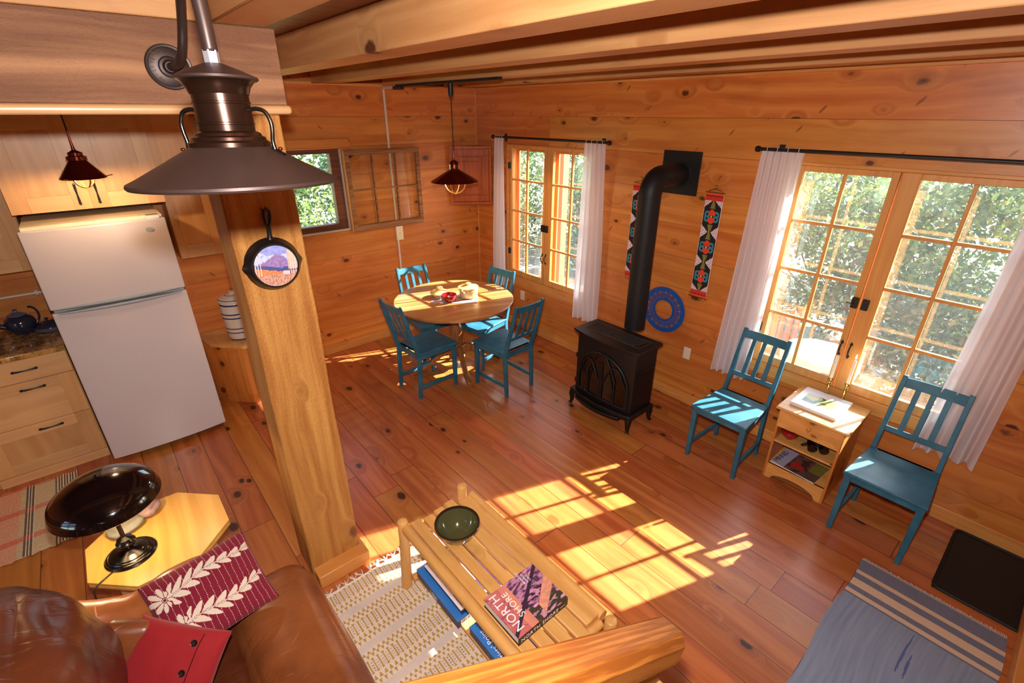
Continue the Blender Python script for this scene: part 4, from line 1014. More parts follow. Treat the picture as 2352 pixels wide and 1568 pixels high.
b.build('cover', 'print', t)
b = MB().bx(-.155, .155, -.15, .15, .0195, .0222); b.bx(-.155, .155, -.15, .15, 0, .0025); b.bx(-.155, .155, -.15, -.147, .0025, .0195); b.build('boards', 'white', t)
MB().bx(-.150, .150, -.147, .146, .0025, .0195).build('pages', 'paper', t)
def candle(x, y, z, label, lean, lit):
    t = thing('candlestick', label, 'candlestick', (x, y, z), 0, 'brass candlesticks by the large window')
    MB().lathe([(.046, 0), (.047, .004), (.040, .008), (.036, .010), (.020, .016), (.010, .022), (.008, .03), (.012, .036), (.007, .044), (.009, .060), (.010, .085), (.007, .105), (.011, .112), (.007, .12), (.012, .130), (.017, .142), (.016, .15), (.010, .15)], 28).build('brass_stick', 'brass', t, smooth=35)
    c = MB().lathe([(.0105, .148), (.0105, .325), (.004, .334), (0, .335)], 18).build('candle', 'wax', t, smooth=40)
    MB().tube([(0, 0, .333), (.001, 0, .342)], .0012, 6).build('wick', 'black', c)
    if lit: MB().lathe([(.0, .342), (.005, .350), (.0055, .357), (.003, .370), (0, .382)], 14).build('flame', 'flame', c, smooth=True)
    return t
candle(.075, 4.298, NH, 'left of two brass candlesticks on the pine stand, unlit white candle', 0, False)
candle(.075, 4.405, NH, 'right of two brass candlesticks on the pine stand, its candle lit', 0, True)
fluted_bowl('fluted_bowl', 'dark red fluted bowl on the upper shelf of the pine stand', (.365, 4.225, .335), .062, .072)
t = thing('binoculars', 'pair of black binoculars lying on the upper shelf of the pine stand', 'binoculars', (.365, 4.405, .375), .5)
for s in (-1, 1):
    MB().tube([(-.06, s*.032, 0), (-.03, s*.032, 0), (-.02, s*.034, 0), (.045, s*.036, 0), (.06, s*.036, 0)], [.017, .018, .026, .030, .031], 20).build('barrel', 'glossblack', t, smooth=40)
    MB().tube([(-.078, s*.032, 0), (-.06, s*.032, 0)], .019, 18).build('eyecup', 'matb', t, smooth=40)
MB().bar((-.01, -.03, .004), (-.01, .03, .004), .05, .02).build('bridge', 'matb', t, bevel=.004)
b = MB(); b.tube(smoothpath([Vector((-.02, -.06, -.01)), Vector((0, -.09, -.02)), Vector((.04, -.10, .0)), Vector((.06, -.085, .02)), Vector((.02, -.06, .012))], 5), .004, 6); b.build('strap', 'matb', t, smooth=40)
t = thing('magazine', 'glossy magazine lying on the lower shelf of the pine stand', 'magazine', (.325, 4.335, .125), math.radians(-4))
def mag(u, v):
    n = noise.noise(Vector((u*6, v*6, 5)))
    if u < .30: return (176, 172, 196)
    if .36 < u < .62 and .5 < v+.1*n < .72: return (196, 40, 34)
    if u > .72: return (120+int(30*n), 118, 52) if v < .6 else (96, 74, 60)
    return (112+int(30*n), 74, 64) if n > -.1 else (76, 46, 46)
b = MB(); b.grid(lambda u, v: (.125-.25*(1-v), -.155+.31*u, .0085), 60, 50, colf=lambda u, v: mag(u, v)); b.build('cover', 'print', t)
MB().bx(-.124, .124, -.154, .154, 0, .008).build('pages', 'paper', t)
MB().text('MINNES', .056, frame((.100, -.115, .009), (-1, 0, 0), (0, -1, 0)) @ I4, ext=.0002, space=.85).build('title_lettering', 'darklettering', t)

# ================================================================== log coffee table
t = thing('log_coffee_table', 'long slatted coffee table of peeled logs with round posts', 'coffee table', (0, 0, 0))
TX0, TX1, TY0, TY1, CT = 2.575, 2.965, 3.235, 4.34, .47
xs = [TX0+.095]+[TX0+.095+(TX1-TX0-.095)*k/4 for k in range(1, 5)]
edges = [(TX0+.004, TX0+.090)]+[(xs[k]+.006, xs[k+1]-.006) for k in range(4)]
for i, (a, c) in enumerate(edges):
    b = MB(); o0 = (.03, -.01, 0, .012, -.008)[i]
    b.bx(a, c, TY0+.03+o0, TY1-.03-o0, CT-.028, CT); b.build('slat', 'log', t, bevel=.006)
for (x, y) in ((2.993, 3.245), (2.585, 3.225), (2.993, 4.35), (2.580, 4.345)):
    b = MB(); b.tube([(x+.02*(1 if x > 2.8 else -1), y+.0, .013 if x > 2.8 else 0), (x, y, CT-.1), (x, y, CT+.022), (x, y, CT+.026)], [.031, .029, .027, .023], 20); b.build('leg', 'logZ', t, smooth=50)
b = MB(); b.tube([(2.990, TY0+.025, CT-.012), (2.990, TY0+.05, CT-.008), (2.990, TY1-.05, CT-.008), (2.990, TY1-.02, CT-.012)], [.020, .028, .028, .02], 18); b.build('side_rail', 'log', t, smooth=60)
b = MB(); b.tube([(2.562, TY0+.05, CT-.022), (2.562, TY1-.05, CT-.022)], .026, 18); b.build('side_rail', 'log', t, smooth=60)
for y in (TY0+.05, TY1-.05):
    b = MB(); b.tube([(2.58, y, CT-.055), (2.98, y, CT-.055)], .022, 14); b.build('end_rail', 'log', t, smooth=60)
    b = MB(); b.tube([(2.58, y, .085), (2.99, y, .085)], .02, 14); b.build('lower_stretcher', 'log', t, smooth=60)
for x in (2.65, 2.775, 2.90): MB().bx(x-.05, x+.05, TY0+.02, TY1-.02, .088, .104).build('lower_slat', 'log', t, bevel=.004)
# bowl
t = thing('mixing_bowl', 'large olive green glazed bowl on the coffee table', 'bowl', (2.815, 3.515, CT))
b = MB(); b.lathe([(.052, 0), (.056, .004), (.062, .014), (.088, .045), (.105, .080), (.112, .100)], 64, cap=False); b.lathe([(.052, 0), (0, .002)], 64, cap=False)
b.lathe([(.106, .100), (.100, .078), (.084, .046), (.060, .020), (.048, .013), (.044, .0115), (.040, .012), (.036, .0105), (0, .010)], 64, cap=False); b.build('bowl_body', 'olive', t, smooth=40)
MB().lathe([(.112, .098), (.1175, .101), (.1185, .106), (.116, .110), (.110, .110), (.106, .100)], 64, cap=False).build('rim', 'oliverim', t, smooth=50)
# NORTH SHORE book
t = thing('landscape_book', 'thick pink landscape photo book lying on the coffee table', 'book', (2.805, 4.038, CT), math.radians(0))
BW, BL, BH = .148, .120, .048
def cover(u, v):      # u along the reading direction, v up the page
    n = noise.noise(Vector((u*5, v*6, 3))); n2 = noise.noise(Vector((u*16, v*9+u*6, 9)))+.5*noise.noise(Vector((u*40, v*22, 4)))
    river = .30+.42*v
    if v < .42 and abs(u-.12-.95*(.45-v)) < .13-.06*v: return (206, 140, 112) if n2 > .0 else (226, 150, 120)
    if .05 < u-(.95-v)*.9 < .14 or (u < .55 and v < .62 and u > .30+(.6-v)*.3 and n2 < -.05): return (58, 40, 60)
    if v > .74 : return (196+int(20*n), 108+int(26*n), 104+int(20*n)) if n2 > -.3 else (160, 84, 92)
    if v > .60: return (214+int(16*n), 134+int(20*n), 110)
    if u < .30 and v < .62 and n2 < .12: return (64, 60, 44)
    if n2 < -.12: return (84, 56, 78)
    return (196+int(30*n), 138+int(24*n), 164+int(20*n)) if n2 > .22 else (164+int(26*n), 104, 136)
b = MB(); b.grid(lambda u, v: (-BW+2*BW*v, BL-2*BL*u, BH), 150, 170, colf=cover); b.build('front_cover', 'print', t)
b = MB().bx(-BW, BW, -BL, BL, BH-.003, BH-.0004); b.bx(-BW, BW, -BL, BL, 0, .003); b.bx(-BW, BW, BL-.004, BL, .003, BH-.003); b.build('cover_boards', 'ink', t, bevel=.0008)
MB().bx(-BW+.005, BW-.005, -BL+.005, BL-.004, .003, BH-.003).build('pages', 'paper', t)
ft = lambda x, y: frame((x, y, BH+.0006), (0, -1, 0), (1, 0, 0))
b = MB(); b.text('NORTH', .058, ft(.092, .098), ext=.0003, space=1.02); b.text('SHORE', .043, ft(.048, .055), ext=.0003, space=1.08)
b.text('MINNESOTA\'S', .0125, ft(-.052, -.055), ext=.0003); b.text('SUPERIOR', .0125, ft(-.068, -.055), ext=.0003); b.text('COAST', .0125, ft(-.084, -.055), ext=.0003); b.build('title_lettering', 'lettering', t)
MB().text('NORTH SHORE \u2014', .0295, frame((.135, BL+.0006, .012), (-1, 0, 0), (0, 0, 1)), ext=.0003, space=1.12).build('spine_lettering', 'lettering', t)
# boxes on the lower slats
def boxthing(name, label, loc, w, l, h, side, txt, lid, sidemat):
    t = thing(name, label, 'game box', loc)
    MB().bx(-w, 0, 0, l, 0, h).build('box_body', [sidemat], t, bevel=.002)
    MB().bx(-w-.001, .001, -.001, l+.001, h-.002, h+.001).build('lid_face', lid, t, bevel=.001)
    return t
t = boxthing('puzzle_box', 'long blue puzzle box with dark printed side under the coffee table', (2.972, 3.305, .105), .30, .405, .05, None, None, 'bluebox', 'navybox')
MB().text('1000', .036, frame((.0015, .14, .008), (0, 1, 0), (0, 0, 1), (1, 0, 0)), ext=.0003).build('side_lettering', 'lettering', t)
b = MB().bx(-.085, -.02, .4055, .4065, .008, .042); b.build('barcode_label', 'lettering', t)
b = MB(); rnd = random.Random(3)
for i in range(16): b.bx(-.080+.0035*i, -.080+.0035*i+rnd.uniform(.0008, .0024), .4066, .407, .014, .038)
b.build('barcode_bars', 'ink', t)
t = thing('framed_puzzle_box', 'thin white-topped navy box lying on the long blue puzzle box', 'game box', (2.933, 3.325, .158))
MB().bx(-.26, 0, 0, .37, 0, .018).build('box_body', 'navybox', t, bevel=.001)
def ptop(u, v):
    if v > .93 or u > .97: return (40, 34, 84)
    if u > .70: return (64, 66, 96) if v > .08 and u < .93 and v < .9 else (214, 210, 214)
    return (206, 200, 204) if not (.3 < v < .34 or .45 < v < .48 or .6 < v < .63) or u < .2 else (150, 146, 170)
b = MB(); b.grid(lambda u, v: (-.26*(1-v), .37*u, .0188), 80, 60, colf=lambda u, v: ptop(u, 1-v)); b.build('lid_picture', 'print', t)
t = boxthing('board_game_box', 'blue box titled in white at the near end under the coffee table', (2.945, 3.775, .105), .26, .36, .055, None, None, 'bluebox', 'navybox')
MB().text("Artists' Point", .040, frame((-.045, .265, .0565), (0, -1, 0), (1, 0, 0)), ext=.0003).build('title_lettering', 'lettering', t)

# ================================================================== rugs and mats
def crochet(u, v):
    """cream crochet with ochre gaps: u across (short side), v along"""
    base, ok, gy = (224, 206, 190), (182, 150, 72), (212, 198, 186)
    k = (v*1.72/.24) % 1; ph = (u*31) % 1
    if k < .36:
        x = abs(ph-.5); y = abs(k-.18)/.18
        if x < .14+.10*(y > .72) and y < .92: return ok
        if .36 < x < .44 and ((v*900) % 2) < 1 and y < .7: return (112, 104, 92)
        return base
    if k < .62 or k > .80:
        kk = (k-.36)/.26 if k < .62 else (k-.80)/.20; q = (kk*2) % 1
        x = (u*31+(0.5 if kk > .5 else 0)) % 1; w = .5-abs(q-.5)
        if abs(x-.5) < .34*(q if kk < .5 else 1-q)+.02 and .12 < q < .92: return ok
        return base
    return gy
t = thing('crochet_rug', 'cream and ochre crocheted rug with knotted fringe beside the sofa', 'rug', (0, 0, 0))
x0, x1, y0, y1 = 2.60, 3.455, 3.03, 4.72
b = MB(); b.grid(lambda u, v: (x1-(x1-x0)*u, y0+(y1-y0)*v-.02*u, .010+.0015*noise.noise(Vector((u*30, v*60, 0)))), 420, 560, colf=crochet); b.build('rug_pile', 'woven', t)
MB().bx(x0, x1, y0-.02, y1-.02, .001, .008).build('rug_backing', 'rope', t)
rnd = random.Random(5)
for i in range(17):
    x = x0+.02+(x1-x0-.04)*i/16; b = MB()
    yy = y0-.02*(x1-x)/(x1-x0)
    for k in range(5):
        a = rnd.uniform(-.035, .035); b.tube(smoothpath([Vector((x+rnd.uniform(-.012, .012), yy, .010)), Vector((x+a*.3, yy-.018, .014)), Vector((x+a*.8, yy-.035, .008)), Vector((x+a, yy-rnd.uniform(.045, .06), .004))], 3), .0028, 5)
    b.build('fringe_tassel', 'rope', t, smooth=True)
def bluerug(u, v):
    d = v*1.12*1.0  # metres from the fringed edge
    n = noise.noise(Vector((u*40, v*3.0, 2))); m = noise.noise(Vector((u*160, v*10, 7)))
    for a, c in ((.105, .135), (.185, .245), (.285, .315)):
        if a < d < c: return (216+int(8*m), 184, 152)
    if d < .33: return (112+int(10*m), 114+int(8*m), 130)
    k = noise.noise(Vector((u*2.2, v*1.5, 3)))
    r = (134+int(16*n+8*m), 144+int(14*n+8*m), 162+int(12*n))
    if n > .5 and 0.5 < u < .8 and v < .6: return (86, 98, 140)
    return r
t = thing('blue_runner_rug', 'faded blue flat-woven rug with three tan stripes and fringed edge', 'rug', (0, 0, 0))
b = MB(); b.grid(lambda u, v: (.78+1.12*v, 4.905+.665*u+.010*math.sin(v*9), .006+.0012*noise.noise(Vector((u*12, v*9, 1)))), 260, 320, colf=bluerug); b.build('rug_weave', 'woven', t)
MB().bx(.785, 1.895, 4.912, 5.56, .001, .005).build('rug_backing', 'navybox', t)
b = MB(); rnd = random.Random(8)
for i in range(95):
    y = 4.91+.655*i/94; b.tube([(.785, y, .007), (.772, y+.003, .008), (.760-rnd.uniform(0, .006), y+rnd.uniform(-.006, .006), .003)], .0016, 4)
b.build('fringe', 'rope', t); t.children[-1]['kind'] = 'stuff'
def ragrug(u, v):     # u along, v across
    x = u*1.9; n = noise.noise(Vector((u*200, v*160, 1))); red = ((v*2.6+.1) % 1) < .18
    seg = (x % .62)
    if seg < .16 or .30 < seg < .36:
        if ((x*50) % 1) < .42: return (216, 200, 172)
        return (170, 60, 46) if red else (92, 82, 70)
    if seg > .40: return (206, 112, 84) if red else (212+int(10*n), 156+int(20*n), 124)
    return (200, 130, 100) if red else (200+int(16*n), 178+int(14*n), 140)
t = thing('rag_rug', 'woven pink and beige rag rug on the kitchen floor', 'rug', (0, 0, 0))
b = MB(); b.grid(lambda u, v: (4.44+1.5*u, .70+.83*v+.012*math.sin(u*90)*(1 if v in (0, 1) else 0), .008+.003*noise.noise(Vector((u*120, v*90, 0)))), 520, 150, colf=ragrug); b.build('rug_weave', 'woven', t)
MB().bx(4.45, 5.93, .71, 1.52, .001, .006).build('rug_backing', 'rope', t)
t = thing('boot_tray', 'large black rubber boot tray against the right wall', 'mat', (.365, 5.58, 0))
b = MB(); b.rbox((.66, .70, .012), .006, 6, T(0, 0, .007)); 
b.build('tray_floor', 'matb', t)
b = MB(); pts = []
for cx, cy2, a0 in ((.29, .31, 0), (-.29, .31, PI/2), (-.29, -.31, PI), (.29, -.31, 3*PI/2)):
    pts += [Vector((cx+.035*math.cos(a0+k*PI/8), cy2+.035*math.sin(a0+k*PI/8), .012)) for k in range(5)]
b.tube(pts, .009, 8, closed=True); b.build('tray_rim', 'matb', t, smooth=60)

# ================================================================== octagonal end table, lamp, stones
EZ = .567
t = thing('octagonal_end_table', 'octagonal yellow oak end table carrying a black lamp', 'end table', (4.0, 2.592, 0))
R8 = .316; oc8 = [(R8*math.cos(PI/8+k*PI/4), R8*math.sin(PI/8+k*PI/4)) for k in range(8)]
sc = lambda f: [(x*f, y*f) for x, y in oc8]
b = MB(); b.prism(oc8, EZ-.012, EZ); b.prism(sc(.985), EZ-.018, EZ-.012); b.prism(sc(1.0), EZ-.032, EZ-.018); b.build('tabletop', 'end', t, bevel=.0015)
b = MB(); b.prism(sc(.72), .06, EZ-.032); b.build('cabinet_body', 'mapZ', t, bevel=.003)
b = MB(); b.prism(sc(.80), 0, .06); b.build('base', 'mapZ', t, bevel=.004)
LX, LY = 4.122, 2.648
t = thing('desk_lamp', 'table lamp with wide glossy black dome shade and ribbed metal base', 'table lamp', (LX, LY, EZ))
b = MB(); b.lathe([(.104, 0), (.106, .004), (.102, .008), (.100, .010), (.097, .0095), (.095, .013), (.090, .0155), (.088, .015), (.085, .019), (.080, .021), (.078, .020), (.074, .024), (.045, .032), (.020, .045), (.013, .052), (.012, .06)], 64, cap=False); b.lathe([(.104, 0), (0, .001)], 64, cap=False)
b.build('base', 'antique', t, smooth=25)
MB().lathe([(.012, .055), (.030, .062), (.034, .066), (.038, .080), (.037, .084), (.040, .086), (.037, .089), (.030, .105), (.014, .115), (.010, .118)], 40).build('ball', 'antique', t, smooth=30)
MB().lathe([(.0095, .115), (.0095, .32), (.012, .325), (.012, .335)], 24).build('pole', 'bronze', t, smooth=40)
MB().lathe([(0, .018), (.006, .018), (.006, .026), (0, .028)], 12, T(-.052, .030, .008)).build('switch', 'antique', t, smooth=40)
SR = .207; z0 = .345; tl = RX(math.radians(-1.5))
pr = [(SR*math.cos(a), z0+.125*math.sin(a)) for a in [i*PI/2/18 for i in range(19)]]
pr2 = []
for r_, z_ in pr: pr2.append((r_+(.0012 if .185 < r_ < .200 and int(r_*700) % 2 else 0), z_))
b = MB(); b.lathe([(SR-.004, z0-.001), (SR, z0-.003), (SR+.002, z0)]+pr2[1:], 80, tl, cap=False); b.lathe([(SR-.004, z0-.001)]+[(r_*.97, z_-.004) for r_, z_ in pr[1:]], 80, tl, cap=False)
for k in range(3): b.lathe([(SR*math.cos(.35+k*.045)+.0002, z0+.125*math.sin(.35+k*.045)), (SR*math.cos(.365+k*.045)+.0022, z0+.125*math.sin(.365+k*.045)+.0008), (SR*math.cos(.38+k*.045), z0+.125*math.sin(.38+k*.045))], 80, tl, cap=False)
b.build('lamp_shade', 'glossblack', t, smooth=35)
MB().lathe([(0, 0), (.008, .001), (.009, .006), (.004, .010), (.006, .014), (0, .018)], 14, T(0, 0, z0+.124)).build('finial', 'glossblack', t, smooth=40)
MB().lathe([(0, z0-.01), (.025, z0), (.03, z0+.02), (.015, z0+.05)], 16).build('bulb', 'bulb', t, smooth=True)
l = light('lamp_glow', 'POINT', 7, (1, .78, .48), (0, 0, z0-.02), None, shadow_soft_size=.03); l.parent = t
t2 = thing('lamp_cord', 'brown lamp cord trailing off the octagonal table to the floor', 'cord', (0, 0, 0))
MB().tube(smoothpath([Vector((4.20, 2.72, EZ+.004)), Vector((4.255, 2.765, EZ+.005)), Vector((4.275, 2.785, EZ-.02)), Vector((4.265, 2.82, .45)), Vector((4.24, 2.86, .2)), Vector((4.20, 2.90, .02)), Vector((4.15, 2.96, .006))], 6), .0032, 8).build('cable', 'ink', t2, smooth=True)
def stone(label, loc, sz, mt, seed, rz):
    b = MB(); b.rbox(sz, min(sz)/2*.98, 16, disp=lambda w: .006*noise.noise(w*18+Vector((seed, 0, 0)))+.0015*noise.noise(w*90), puff=(sz[0]*.10, sz[1]*.10, sz[2]*.15))
    zz = min(v.co.z for v in b.bm.verts); o = b.build('beach_stone', mt, smooth=True); o.location = (loc[0], loc[1], EZ-zz+.0002); o.rotation_euler = (0, 0, rz)
    tag(o, label, 'stone', 'beach stones on the octagonal table')
stone('flat speckled grey stone leaning by the lamp stem on the octagonal table', (4.122, 2.450), (.135, .105, .04), 'stone1', 3, .5)
stone('angular pink and grey stone further from the lamp on the octagonal table', (4.012, 2.395), (.100, .075, .05), 'stone2', 8, 1.0)

# ================================================================== leather sofa and cushions
def wr(s, amp, f=6.): return lambda w: amp*(noise.noise(w*f+Vector((s, 0, 0)))+.5*noise.noise(w*f*2.3+Vector((0, s, 0))))
SOFA = t = thing('leather_sofa', 'worn brown leather sofa with puffy back along the near left corner', 'sofa', (0, 0, 0))
def roll(w):
    k = math.sin(w.y*34+5*w.x+1.2*math.sin(w.y*9)); return .007*noise.noise(w*5)+.006*min(0, k+.55)*max(0, w.z*4)
b = MB(); b.rbox((.40, 1.69, .40), .125, 40, T(3.655, 3.86, .255), disp=roll, puff=(.0, .0, .035)); b.build('front_cushion', 'leather', t, smooth=True)
MB().tube([Vector((3.492, 3.10+.16*k, .412+.004*math.sin(k*2))) for k in range(10)], .0022, 6).build('front_seam', 'leatherD', t)
b = MB(); b.rbox((.60, 1.6, .28), .07, 20, T(4.12, 3.89, .25), disp=wr(2, .008)); b.build('seat_cushion', 'leatherD', t, smooth=True)
b = MB().bx(3.475, 4.62, 3.06, 4.68, .0, .14); b.build('sofa_base', 'leatherT', t, bevel=.02)
b = MB(); b.tube(smoothpath([Vector((4.50, 3.03, .74)), Vector((4.38, 3.00, .68)), Vector((4.25, 3.02, .615)), Vector((4.12, 3.06, .60)), Vector((3.98, 3.07, .645)), Vector((3.85, 3.06, .62)), Vector((3.76, 3.05, .50)), Vector((3.75, 3.05, .40))], 6), [.075]*43, 22); b.build('arm', 'leatherT', t, smooth=True)
MB().bx(3.76, 4.55, 3.02, 3.10, .10, .60).build('arm_panel', 'leatherT', t, bevel=.02)
b = MB(); tp_ = [Vector((4.245, 3.028+.079*math.cos(a), .610+.079*math.sin(a))) for a in [k*PI/12 for k in range(24)]]; b.tube(tp_, .003, 6, closed=True); b.build('arm_piping', 'tan_leather_seam', t, smooth=True)
def puffw(w): return .018*noise.noise(w*4.2+Vector((1, 0, 4)))+.024*abs(noise.noise(Vector((w.x*5+2, w.y*2.6, w.z*5))))-.010*max(0, math.sin(w.x*14+w.y*9+4*noise.noise(w*2.2)))**2
b = MB(); b.rbox((.42, .68, .62), .19, 64, T(4.44, 3.47, .815) @ RY(.20), disp=puffw, puff=(.05, .05, .03)); b.build('back_cushion', 'leatherD', t, smooth=True)
b = MB(); b.rbox((.42, .84, .60), .19, 30, T(4.50, 4.26, .76) @ RY(.20), disp=puffw, puff=(.05, .05, .03)); b.build('back_cushion', 'leatherD', t, smooth=True)
FLAP = 1
b = MB(); b.rbox((.09, 1.6, .70), .03, 10, T(4.70, 3.88, .45) @ RY(.12)); b.build('sofa_back', 'leatherD', t, smooth=True)

def pillow(name, label, loc, m3, w, h, th, mt, colf=None, n=60, parts=None, group=None, disp=.004):
    t = thing(name, label, 'cushion'); t.matrix_world = m3
    b = MB()
    def prof(u, v, s):
        x, y = u*2-1, v*2-1
        k = (max(0, 1-abs(x)**2.6)*max(0, 1-abs(y)**2.6))**.42
        sx = x*(1-.05*(1-abs(y)**2)*abs(x)); sy = y*(1-.05*(1-abs(x)**2)*abs(y))
        P = Vector((sx*w/2, sy*h/2, 0)); P.z = s*(th/2*k+disp*noise.noise(P*14+Vector((0, 0, s*5)))*k)
        return P
    b.grid(lambda u, v: prof(u, v, 1), n, n, colf=colf); b.grid(lambda u, v: prof(1-u, v, -1), n, n, colf=(lambda u, v: colf(1-u, v)) if colf else None)
    bmesh.ops.remove_doubles(b.bm, verts=b.bm.verts, dist=.0003)
    b.build('cushion_body', mt, t, smooth=True)
    return t, prof
def kantha(u, v):
    base = (124, 12, 36); L = u
    # dashed running stitch lines across the short side
    if abs(((u*17+.12*math.sin(v*7)) % 1)-.5) < .045 and ((v*42) % 1) < .55: return (226, 190, 200)
    for v0, off in ((.76, 0.), (.32, .05)):
        x = u-.13-off; y = (v-v0-.10*(u-.5)+.03*math.sin(u*9+off*40))*.72
        r = math.hypot(x, y*1.0); a = math.atan2(y, x)
        if r < .014: return base
        if r < .019: return (226, 208, 186)
        lobe = .085+.055*(.5-.5*math.cos(a+.4)) if x < .03 else .075
        if r < lobe and abs(math.sin(a*4.5+.3)) > .28+.75*(max(0, r/lobe-.55)/.45)**1.5 and r > .026: return (226, 208, 186)
        if x > .05 and u < .97:
            wdt = .098*(1-(x-.05)/.95)**.8+.012; k = 8.5*(x-.05)**.92; q = (k-abs(y)*11) % 1
            if abs(y) < .005: return (226, 208, 186)
            if .008 < abs(y) < wdt*(.35+.65*math.sin(PI*min(1, q/.86))) and .05 < q < .86: return (226, 208, 186)
    return base
def quad(TL, TR, BR, BL):
    TL, TR, BR, BL = map(Vector, (TL, TR, BR, BL)); c = (TL+TR+BR+BL)/4; ex = ((TR+BR)-(TL+BL)).normalized(); ey0 = ((TL+TR)-(BL+BR)); nn = ex.cross(ey0).normalized(); ey = nn.cross(ex)
    w = ((TR-TL).length+(BR-BL).length)/2; h = ((TL-BL).length+(TR-BR).length)/2
    m = Matrix((ex, ey, nn)).transposed().to_4x4(); m.translation = c; return m, w, h
pm, w_, h_ = quad((4.085, 3.10, .74), (3.655, 3.02, .70), (3.69, 3.30, .535), (4.06, 3.36, .52))
pm2, w2_, h2_ = quad((4.227, 3.24, 0.8), (4.085, 3.303, 0.76), (4.154, 3.428, 0.5), (4.291, 3.346, 0.55))
b = MB(); b.rbox((w2_, h2_, .07), .03, 26, pm2 @ T(0, 0, -.01), disp=wr(5, .006), puff=(0, 0, .012)); b.build('lumbar_flap', 'leather', SOFA, smooth=True)
pillow('embroidered_cushion', 'crimson cushion with cream leaf embroidery and white stitching on the sofa arm', None, pm, w_*1.03, h_*1.05, .12, 'woven', kantha, 190, disp=.003)
pm, w_, h_ = quad((4.141, 3.225, 0.76), (3.93, 3.46, 0.68), (3.954, 3.635, 0.5), (4.198, 3.443, 0.56))
t, pf_ = pillow('red_cushion', 'plain red cushion with two dark buttons lying on the sofa', None, pm, w_*1.06, h_*1.04, .12, 'redcloth', None, 70, disp=.006)
for (u, v) in ((.70, .84), (.70, .50)):
    p = pf_(u, v, 1); b = MB(); b.lathe([(0, .004), (.006, .003), (.011, .005), (.012, .001), (.009, -.003), (0, -.003)], 18, Matrix.Translation(p+Vector((0, 0, .001)))); b.build('button', 'button', t, smooth=40)
b = MB(); b.tube([pf_(.755, k/20, 1)+Vector((0, 0, .0005)) for k in range(1, 20)], .0014, 5); b.build('placket_seam', 'ink', t)

# ================================================================== kitchen
t = thing('refrigerator', 'white two-door refrigerator with the freezer on top', 'refrigerator', (3.425, .06, 0))
MB().bx(0, .765, 0, .70, .03, 1.835).build('cabinet_body', 'cream', t, bevel=.006)
for z0_, z1_, nm in ((.05, 1.265, 'fridge_door'), (1.29, 1.815, 'freezer_door')):
    b = MB(); n = 14
    prf = [(0-.008, .705), *[(-.008+.785*i/n, .745+.030*math.sin(PI*i/n)**.8) for i in range(n+1)], (.777, .705)]
    b.prism(prf, z0_, z1_); d_ = b.build(nm, 'fridge', t, bevel=.006, bseg=3)
    b = MB(); zz = z1_ if nm == 'fridge_door' else z0_; s = 1 if nm == 'freezer_door' else -1
    b.tube([(.03+.71*i/16, .752+.026*math.sin(PI*(i+1)/18), zz+s*(.004+.001)) for i in range(17)], [.004+.010*math.sin(PI*i/16) for i in range(17)], 8); b.build('handle_recess', 'fridgegrey', d_, smooth=50)
MB().bx(.0, .765, .68, .705, 1.265, 1.29).build('door_gasket', 'fridgegrey', t); MB().bx(0, .765, .60, .70, .03, .05).build('foot_grille', 'fridgegrey', t)
b = MB(); b.lathe([(0, 0), (.05, 0), (.048, .003), (0, .004)], 32, frame((.125, .7585, 1.745), (-1, 0, 0), (0, 0, .36), (0, 1, 0)) @ Matrix.Diagonal((1, .36, 1, 1))); b.build('oval_badge', 'fridgegrey', t, smooth=30)
MB().lathe([(0, 0), (.005, 0), (0, .002)], 10, frame((.63, .758, 1.77), (-1, 0, 0), (0, 0, 1), (0, 1, 0))).build('screw_hole', 'ink', t)
MB().bx(.02, .10, .66, .75, 1.815, 1.835).build('hinge_cover', 'white', t, bevel=.004)
def bowpull(par, x, y, z, vert=False, L=.12):
    b = MB(); f = (lambda a, o: (x, y+o, z+a)) if vert else (lambda a, o: (x+a, y+o, z))
    b.tube([f(-L/2, .004), f(-L*.36, .012), f(0, .016 if not vert else .016), f(L*.36, .012), f(L/2, .004)], [.006, .0075, .0045, .0075, .006], 8)
    for s in (-1, 1):
        c = f(s*L/2, .002); b.prism([(-.011, -.004), (0, -.010), (.011, -.004), (.011, .004), (0, .010), (-.011, .004)], 0, .006, frame(c, (0, 0, 1) if vert else (1, 0, 0), (1, 0, 0) if vert else (0, 0, 1), (0, 1, 0)))
    b.tube([f(-.006, .0165), f(.006, .0165)], .0045, 8)
    return b.build('handle', 'black', par, smooth=40)
def shaker(par, name, x0, x1, z0, z1, y, stile=.09, rail=.09, handle=None, vert=False, flat=False):
    """door or drawer front facing +y"""
    if flat: d = MB().bx(x0, x1, y, y+.02, z0, z1).build(name, 'mapX', par, bevel=.002)
    else:
        d = MB().bx(x0+stile, x1-stile, y, y+.012, z0+rail, z1-rail).build(name, 'mapZ' if z1-z0 > .36 else 'mapX', par)
        for a, c in ((x0, x0+stile), (x1-stile, x1)): MB().bx(a, c, y, y+.02, z0, z1).build('stile', 'mapZ', d, bevel=.0015)
        for a, c in ((z0, z0+rail), (z1-rail, z1)): MB().bx(x0+stile, x1-stile, y, y+.02, a, c).build('rail', 'mapX', d, bevel=.0015)
    if handle: bowpull(d, handle[0], y+.022, handle[1], vert)
    return d
t = thing('base_cabinet', 'maple base cabinet with three drawers left of the refrigerator', 'cabinet', (0, 0, 0))
MB().bx(4.228, 4.86, .03, .60, 0, .945).build('carcass', 'mapZ', t)
MB().bx(4.228, 4.86, .60, .622, 0, .072).build('toe_board', 'mapX', t, bevel=.002)
shaker(t, 'drawer', 4.232, 4.855, .776, .942, .60, handle=(4.473, .86), flat=True)
shaker(t, 'drawer', 4.232, 4.855, .442, .772, .60, .095, .085, (4.473, .716))
shaker(t, 'drawer', 4.232, 4.855, .076, .438, .60, .095, .085, (4.473, .389))
